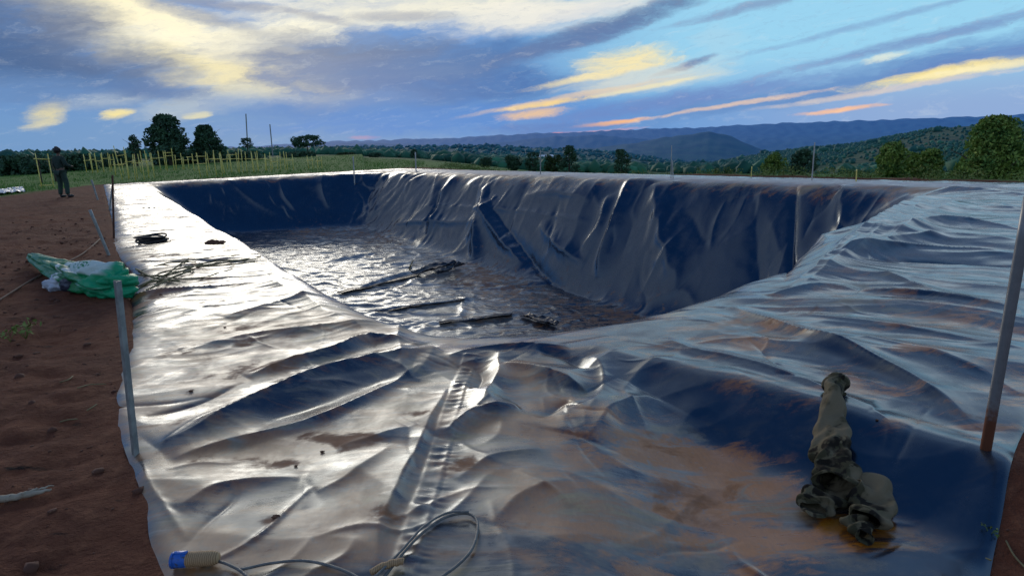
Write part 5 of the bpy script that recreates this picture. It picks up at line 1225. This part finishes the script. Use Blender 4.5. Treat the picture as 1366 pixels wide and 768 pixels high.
-19,9,0,-13,17,0,-6,19,-4,-8,22,-2,7,8,0,12,3,-12,12,8,0,11,-18,4,13,-22,7,-6,-18,3,-7,-17,-5,0,-1,-1,-13,5,-2,-11,11,0,-9,17,-6,-4,19,-2,5,5,1,11,0,
-12,9,9,1,13,-12,5,8,-17,8,-7,-16,5,-6,-9,-5,-4,-4,-3,-8,5,-4,-8,5,-4,-6,14,-5,-2,15,-1,3,4,1,6,4,-11,10,0,7,10,-10,4,10,-11,7,-1,-13,4,-5,-1,-5,-10,
-8,-7,-9,4,-5,-7,3,-5,-5,12,-4,-1,17,0,0,4,0,6,0,-7,15,-5,9,6,-12,7,7,-8,7,9,-10,1,-7,-5,-5,-11,-9,-2,-12,7,-11,-7,8,-9,-5,12,-5,-5,20,-2,0,4,5,10,-1,
-3,17,-11,9,9,-13,8,1,-11,10,11,-10,3,-5,-8,-10,-11,-6,-2,-13,6,-11,-12,14,-11,-4,15,-8,-10,17,-2,7,10,10,15]
cq = np.cumsum(np.array(CLOTH_STEPS).reshape(-1, 3), axis=0) / 1000.0
cref = P(1120, 640, -.05)[:2]
def lz_s(x, y): return float(np.mean([lz(x + a, y + b) for a, b in ((0, 0), (.06, 0), (-.06, 0), (0, .06), (0, -.06))]))
LG = {}
def lzg(x, y):
    k_ = (round(x / .03), round(y / .03))
    if k_ not in LG: LG[k_] = lz_s(k_[0] * .03, k_[1] * .03)
    return LG[k_]
o_ = 0
CT = [('body', -.03, -.07, 0, (.98, .92), 0), ('leg', .05, .09, 0, (1.4, 1.3), 20), ('leg', -.03, .07, 0, (1.22, 1.15), 0), ('sleeve', .02, .12, 0, (1.25, 1.0), 0)]
for (nl_, nr_), (nm_, tx_o, ty_o, tz_o, sc_o, rt_o) in zip(CLOTH_META, CT):
    Vc = cq[o_:o_ + nl_ * nr_].copy(); o_ += nl_ * nr_
    mc = Vc.mean(0); q_ = Vc - mc; ca, sa = math.cos(math.radians(rt_o)), math.sin(math.radians(rt_o))
    x_, y_ = (q_[:, 0] * ca - q_[:, 1] * sa) * sc_o[0], (q_[:, 0] * sa + q_[:, 1] * ca) * sc_o[1]
    Xc = x_ + mc[0] + tx_o + cref[0]; Yc = y_ + mc[1] + ty_o + cref[1]
    zc = np.maximum(Vc[:, 2] * 1.2, .003) + tz_o
    Zc = zc + np.array([lzg(a, b) for a, b in zip(Xc, Yc)])
    ob_ = link(nm_, mesh_np(nm_, np.stack([Xc, Yc, Zc], -1) - org, grid_faces(nl_, nr_, True)), CAMO, cl_)
    md = ob_.modifiers.new('thickness', 'SOLIDIFY'); md.thickness = .004
    md = ob_.modifiers.new('smooth', 'SUBSURF'); md.levels = md.render_levels = 2
# cap on top
hat = cloth_obj('cap', [([(1104, 524, .045), (1116, 522, .05), (1124, 522, .045)], [.045, .060, .045], 1.0), ([(1098, 532, .03), (1110, 534, .03), (1126, 531, .03)], [.012, .022, .012], .5)], None, 880, .005)
hat.location = Vector(org); tag(hat, 'crumpled camouflage cap lying at the top end of the coverall', 'cap')

# ------------------------------------------------------------------ person
def skin_mesh(name, joints, edges, rads, mat, parent, sub=2, root=0):
    me = bpy.data.meshes.new(name); me.from_pydata(joints, edges, []); me.update()
    o = bpy.data.objects.new(name, me); col.objects.link(o); o.modifiers.new('k', 'SKIN'); sb = o.modifiers.new('s', 'SUBSURF'); sb.levels = sub; sb.render_levels = sub
    for i, v in enumerate(me.skin_vertices[0].data):
        r_ = rads[i]; v.radius = r_ if isinstance(r_, tuple) else (r_, r_); v.use_root = (i == root)
    ev = o.evaluated_get(bpy.context.evaluated_depsgraph_get()); m2 = bpy.data.meshes.new_from_object(ev); o.modifiers.clear(); o.data = m2; bpy.data.meshes.remove(me)
    m2.materials.clear(); m2.materials.append(mat); m2.shade_smooth(); o.parent = parent; return o
g = ground_hit(87, 263)
pr = empty('person', g, 'person in dark green work clothes standing on the soil at the far left', 'person', rz=math.radians(-20))
SKIN = simple('skin', (.10, .055, .035), (.14, .08, .05), 10, .6)
GREEN = simple('dark_green_jacket', (.010, .028, .022), (.018, .042, .032), 12, .9); TRS = simple('dark_green_trousers', (.014, .040, .030), (.024, .055, .040), 12, .9)
J = [(0, 0, .95), (0, .01, 1.15), (0, .02, 1.36), (0, .03, 1.47), (0, .04, 1.54), (0, .045, 1.64), (0, .04, 1.71),
     (-.19, .02, 1.38), (-.27, .02, 1.12), (-.20, .20, 1.02), (-.16, .30, 1.02), (.19, .02, 1.38), (.28, .04, 1.13), (.24, .26, 1.08), (.20, .34, 1.08),
     (-.10, 0, .88), (-.15, .03, .48), (-.17, -.03, .08), (-.17, .12, .04), (.10, 0, .88), (.12, .06, .48), (.16, .0, .08), (.17, .15, .04)]
Ed = [(0, 1), (1, 2), (2, 3), (3, 4), (4, 5), (5, 6), (2, 7), (7, 8), (8, 9), (9, 10), (2, 11), (11, 12), (12, 13), (13, 14), (0, 15), (15, 16), (16, 17), (17, 18), (0, 19), (19, 20), (20, 21), (21, 22)]
Rd = [(.13, .10), (.12, .09), (.13, .10), .055, .05, .095, .07, .06, .042, .034, .03, .06, .042, .034, .03, .085, .06, .042, .03, .085, .06, .042, .03]
skin_mesh('body', J, Ed, Rd, SKIN, pr)
tops = [0, 1, 2, 3, 7, 8, 9, 11, 12, 13]; mp_ = {a: i for i, a in enumerate(tops)}
skin_mesh('jacket', [J[i] for i in tops], [(mp_[a], mp_[b]) for a, b in Ed if a in mp_ and b in mp_], [(.175, .13), (.16, .12), (.17, .125), .07, .085, .07, .055, .085, .07, .055], GREEN, pr)
lo = [0, 15, 16, 17, 19, 20, 21]; mp_ = {a: i for i, a in enumerate(lo)}
skin_mesh('trousers', [J[i] for i in lo], [(mp_[a], mp_[b]) for a, b in Ed if a in mp_ and b in mp_], [(.16, .12), .11, .085, .07, .11, .085, .07], TRS, pr)
for s, yy in ((-1, .02), (1, .05)):
    skin_mesh('boot', [(s * .165, yy - .07, .05), (s * .165, yy + .05, .05), (s * .17, yy + .16, .04)], [(0, 1), (1, 2)], [.055, .055, .042], BLK, pr)
crumple('hair', g + np.array([0, .02, 1.67]), (.10, .105, .105), BLK, pr, 41, 3)
# ------------------------------------------------------------------ sky
SUN_AZ, SUN_EL = math.radians(-19), math.radians(13)
w = bpy.data.worlds.new('World'); sc.world = w; w.use_nodes = True
t = w.node_tree; t.nodes.clear()
def N(ty, **k):
    nd = t.nodes.new(ty)
    for a, b in k.items(): setattr(nd, a, b)
    return nd
Lk = t.links.new
def M(op, a, b=None, c=None, clamp=False):
    nd = N('ShaderNodeMath', operation=op, use_clamp=clamp)
    for i, v in enumerate((a, b, c)):
        if v is None: continue
        if isinstance(v, (int, float)): nd.inputs[i].default_value = v
        else: Lk(v, nd.inputs[i])
    return nd.outputs[0]
def MR(v, a, b, c=0., d=1.):
    nd = N('ShaderNodeMapRange', interpolation_type='SMOOTHSTEP'); Lk(v, nd.inputs[0])
    for i, q in enumerate((a, b, c, d)): nd.inputs[i + 1].default_value = q
    return nd.outputs[0]
def MIX(f, a, b):
    nd = N('ShaderNodeMix', data_type='RGBA')
    for i, v in ((0, f), (6, a), (7, b)):
        if isinstance(v, tuple): nd.inputs[i].default_value = (*v, 1)
        elif isinstance(v, (int, float)): nd.inputs[i].default_value = v
        else: Lk(v, nd.inputs[i])
    return nd.outputs[2]
def lin(r, g, b): return tuple(((v / 255 + .055) / 1.055)**2.4 if v > 10 else v / 255 / 12.92 for v in (r, g, b))
tc = N('ShaderNodeTexCoord'); sx = N('ShaderNodeSeparateXYZ'); Lk(tc.outputs['Generated'], sx.inputs[0])
azn = M('MULTIPLY', M('ARCTAN2', sx.outputs[0], sx.outputs[1]), 57.2958)
eln = M('MULTIPLY', M('ARCSINE', sx.outputs[2]), 57.2958)
cb = N('ShaderNodeCombineXYZ'); Lk(azn, cb.inputs[0]); Lk(eln, cb.inputs[1])
AE = cb.outputs[0]
def noise(vec, sx_, sy_, rot_=0., det=6, rough=.6, off=0.):
    mp = N('ShaderNodeMapping'); mp.vector_type = 'POINT'
    mp2 = N('ShaderNodeMapping'); mp2.inputs['Rotation'].default_value = (0, 0, math.radians(-rot_)); Lk(vec, mp2.inputs[0])
    mp.inputs['Scale'].default_value = (sx_, sy_, 1); mp.inputs['Location'].default_value = (off, off * .7, off); Lk(mp2.outputs[0], mp.inputs[0])
    nz = N('ShaderNodeTexNoise'); nz.inputs['Scale'].default_value = 1; nz.inputs['Detail'].default_value = det; nz.inputs['Roughness'].default_value = rough
    Lk(mp.outputs[0], nz.inputs[0]); return nz
# warped coordinates
wn_ = noise(AE, .13, .38, 4, 6, .66, 3)
vs = N('ShaderNodeVectorMath', operation='SUBTRACT'); Lk(wn_.outputs['Color'], vs.inputs[0]); vs.inputs[1].default_value = (.5, .5, .5)
vm = N('ShaderNodeVectorMath', operation='MULTIPLY'); Lk(vs.outputs[0], vm.inputs[0]); vm.inputs[1].default_value = (9., 2.6, 0)
va = N('ShaderNodeVectorMath', operation='ADD'); Lk(vm.outputs[0], va.inputs[0]); Lk(AE, va.inputs[1])
WP = va.outputs[0]
nA = noise(WP, .16, .75, 5, 5, .62, 1.).outputs['Fac']       # streaks
nB = noise(WP, .45, 1.6, 8, 7, .70, 7.).outputs['Fac']       # fine wisps
nC = noise(AE, .07, .22, 3, 5, .55, 12.).outputs['Fac']
# clear sky colours: left/centre blue, right cyan; lavender by the horizon
low = MIX(MR(azn, -36, 34), lin(106, 148, 194), lin(140, 166, 205))
low = MIX(MR(azn, -12, 8), low, lin(104, 152, 208))
low = MIX(MR(azn, 10, 32), low, lin(140, 168, 210))
high = MIX(MR(azn, -5, 18), lin(96, 142, 200), lin(150, 206, 234))
skyc = MIX(MR(eln, 0.5, 6), low, high)
up = MIX(MR(azn, -10, 50), lin(165, 175, 195), lin(130, 175, 225))
skyc = MIX(MR(eln, 14, 30), skyc, up)
skyc = MIX(MR(eln, 34, 62), skyc, lin(30, 82, 142))
back = M('ABSOLUTE', azn)
skyc = MIX(M('MULTIPLY', MR(back, 55, 130), MR(eln, 60, 35)), skyc, lin(150, 172, 205))  # unseen sky behind the camera, brightened as fill for upright faces
sw = N('ShaderNodeSeparateXYZ'); Lk(WP, sw.inputs[0]); cw = N('ShaderNodeCombineXYZ'); Lk(sw.outputs[0], cw.inputs[0]); Lk(sw.outputs[1], cw.inputs[1]); cw.inputs[2].default_value = 1
W1 = cw.outputs[0]
wm2 = N('ShaderNodeVectorMath', operation='MULTIPLY'); Lk(vs.outputs[0], wm2.inputs[0]); wm2.inputs[1].default_value = (3.5, .8, 0)
wa2 = N('ShaderNodeVectorMath', operation='ADD'); Lk(wm2.outputs[0], wa2.inputs[0]); Lk(AE, wa2.inputs[1])
sw2 = N('ShaderNodeSeparateXYZ'); Lk(wa2.outputs[0], sw2.inputs[0]); cw2 = N('ShaderNodeCombineXYZ'); Lk(sw2.outputs[0], cw2.inputs[0]); Lk(sw2.outputs[1], cw2.inputs[1]); cw2.inputs[2].default_value = 1
W2 = cw2.outputs[0]
_nt = {}
def nterm(nz, amt):
    key = (id(nz), amt)
    if key not in _nt: _nt[key] = (M('MULTIPLY_ADD', nz, amt * 2, 1.0 - amt), nz)
    return _nt[key][0]
def dot(v3, wv_=None):
    nd = N('ShaderNodeVectorMath', operation='DOT_PRODUCT'); Lk(wv_ or W1, nd.inputs[0]); nd.inputs[1].default_value = v3; return nd.outputs['Value']
def cloud_dir(az, el, rx, ry, ang, colr, k=1.0, soft=.5, amt=1.1, nz=nA, wv_=None):
    global skyc
    c_, s_1 = math.cos(math.radians(ang)), math.sin(math.radians(ang))
    u_ = (c_ / rx, s_1 / rx, -(az * c_ + el * s_1) / rx); v_ = (-s_1 / ry, c_ / ry, (az * s_1 - el * c_) / ry)
    du, dv = dot(u_, wv_), dot(v_, wv_)
    v = M('SUBTRACT', nterm(nz, amt), M('MULTIPLY_ADD', dv, dv, M('MULTIPLY', du, du)))
    skyc = MIX(MR(v, -soft * .5, soft + .35, 0., k), skyc, colr)
def cloud(px, py, rx, ry, ang, colr, k=1.0, soft=.8, nz=nA, amt=1.1):
    a, e_ = azel(px, py)
    cloud_dir(math.degrees(a), math.degrees(e_), rx / 15., ry / 15., ang, lin(*colr), k, soft, amt, nz, W2 if ry < 16 else None)
CR = (253, 243, 205); YE = (253, 236, 170)
cloud_dir(-10, 40, 60, 7, 0, (.50, .64, .88), .28)  # bands out of view above the frame, added to shape liner reflections
cloud_dir(0, 33, 90, 4, 0, (.16, .22, .36), .8)
cloud_dir(-18, 22, 28, 11, 0, (1.30, 1.2, 1.02), .95)
cloud_dir(10, 20, 16, 5, 8, (.75, .74, .74), .6)
cloud_dir(40, 17, 34, 6, 6, (.80, .95, 1.1), .9)
cloud_dir(42, 27, 40, 5, 4, (.14, .22, .42), .85)
cloud_dir(-50, 24, 20, 8, 0, (.42, .45, .52), .7)
CL = [
 # bright break in the clouds upper left
 (250, 55, 210, 40, -16, CR, .95), (330, 100, 150, 28, -12, YE, .9), (300, 60, 120, 26, -10, (255, 250, 225), .9), (140, 10, 120, 20, -10, CR, .8), (580, 12, 260, 26, 0, (240, 236, 214), .95),
 (700, 22, 120, 26, 4, (232, 230, 222), .8), (400, 42, 60, 14, 0, (255, 250, 225), 1.), (820, 6, 90, 12, 8, (225, 222, 220), .6),
 (150, 130, 60, 10, 10, (200, 205, 200), .5), (60, 152, 26, 12, 25, (235, 220, 160), .8), (155, 150, 18, 6, 10, (250, 230, 150), .9), (260, 153, 14, 4, 0, (250, 235, 160), .8),
 (300, 130, 110, 18, 5, (205, 210, 200), .6),
 # dark masses
 (30, 40, 110, 44, -10, (62, 92, 138), 1.), (90, 86, 150, 32, -6, (68, 100, 146), 1.), (40, 120, 110, 22, 0, (96, 132, 180), .8), (215, 120, 62, 9, -4, (84, 118, 168), .9),
 (255, 18, 80, 8, -14, (122, 134, 160), .7), (290, 4, 90, 6, -5, (110, 122, 155), .7), (480, 82, 180, 34, -4, (66, 98, 148), 1.), (560, 112, 210, 36, -3, (72, 112, 172), 1.), (640, 80, 110, 24, 6, (80, 118, 172), .95),
 (440, 140, 150, 20, 0, (88, 132, 192), .85), (530, 22, 70, 7, 0, (130, 140, 165), .7), (430, 24, 50, 5, -10, (120, 130, 160), .6),
 (600, 160, 260, 22, 0, (82, 134, 204), .8),
 (820, 32, 150, 13, 14, (92, 116, 158), .95), (740, 62, 110, 13, 12, (96, 122, 168), .9), (1010, 8, 110, 6, 8, (120, 138, 178), .7), (960, 60, 30, 30, 20, (176, 208, 224), .4),
 # right side streaks
 (1130, 108, 300, 17, 9, (98, 138, 192), .95), (900, 134, 190, 12, 7, (104, 132, 190), .85), (1240, 50, 170, 7, 9, (112, 138, 188), .8), (1180, 26, 170, 4, 10, (120, 150, 195), .6), (1330, 78, 120, 11, 6, (98, 128, 186), .8),
 (910, 88, 40, 4, 14, (92, 112, 162), .9), (850, 105, 100, 16, 4, (222, 222, 206), .7), (835, 80, 62, 15, 6, (246, 228, 172), .95), (800, 100, 100, 5, 8, (248, 228, 170), .8), (860, 116, 80, 3.5, 8, (240, 226, 180), .8),
 (730, 139, 60, 4, 6, (250, 214, 130), .9), (715, 152, 46, 6, 4, (246, 200, 140), .8), (815, 164, 46, 3, 3, (248, 186, 128), 1.), (980, 140, 120, 3, 7, (224, 196, 176), .8), (760, 130, 140, 4, 8, (238, 205, 160), .6),
 (1255, 98, 90, 7, 6, (250, 228, 150), .95), (1120, 146, 48, 3, 3, (244, 190, 150), .95), (1170, 122, 130, 4, 6, (222, 205, 190), .7), (1310, 92, 70, 4, 5, (248, 236, 190), .8), (1180, 76, 26, 4, 10, (230, 235, 215), .7),
 (730, 172, 90, 9, 0, (96, 128, 186), .8), (690, 183, 70, 2.2, 3, (226, 138, 132), 1.), (490, 184, 20, 2.5, 0, (205, 150, 170), .5), (780, 178, 70, 2.5, 3, (220, 160, 160), .6),
]
for q in CL: cloud(*q[:6], k=q[6], nz=nB if q[3] < 16 else nA, amt=1.15 if q[3] < 16 else 1.1, soft=.9 if q[3] < 16 else .95)
cloud(330, 58, 250, 56, -8, (255, 246, 214), .20, 1.5, nA, .5)
cloud(560, 6, 240, 22, 0, (250, 244, 226), .25, 1.3, nA, .6)
nD = noise(WP, .8, 3.4, 9, 6, .68, 21.).outputs['Fac']
skyc = MIX(M('MULTIPLY', MR(nD, .50, .70, 0., .22), MR(eln, 1.5, 6)), skyc, lin(128, 150, 182))
# fine texture over everything
skyc = MIX(MR(nB, .52, .75, 0., .20), skyc, lin(222, 228, 228))
# below the horizon
skyc = MIX(MR(eln, -0.2, -4), skyc, lin(50, 60, 70))
ns = N('ShaderNodeTexSky', sky_type='NISHITA', sun_disc=False, sun_elevation=SUN_EL, sun_rotation=SUN_AZ)
b1 = N('ShaderNodeBackground'); Lk(ns.outputs[0], b1.inputs[0]); b1.inputs[1].default_value = 0.0008
b2 = N('ShaderNodeBackground'); Lk(skyc, b2.inputs[0]); b2.inputs[1].default_value = 1.06
ad = N('ShaderNodeAddShader'); Lk(b1.outputs[0], ad.inputs[0]); Lk(b2.outputs[0], ad.inputs[1])
wo = N('ShaderNodeOutputWorld'); Lk(ad.outputs[0], wo.inputs[0])
w.cycles.sampling_method = 'MANUAL'; w.cycles.sample_map_resolution = 512
sc.cycles.max_bounces = 5; sc.cycles.diffuse_bounces = 2; sc.cycles.glossy_bounces = 3
sl = bpy.data.lights.new('sun', 'SUN'); sl.energy = .95; sl.angle = math.radians(24); sl.color = (1, .91, .78)
so = bpy.data.objects.new('sun', sl); col.objects.link(so)
sd = Vector((math.sin(SUN_AZ) * math.cos(SUN_EL), math.cos(SUN_AZ) * math.cos(SUN_EL), math.sin(SUN_EL)))
so.rotation_euler = sd.to_track_quat('Z', 'Y').to_euler(); so.location = (0, 0, 20)
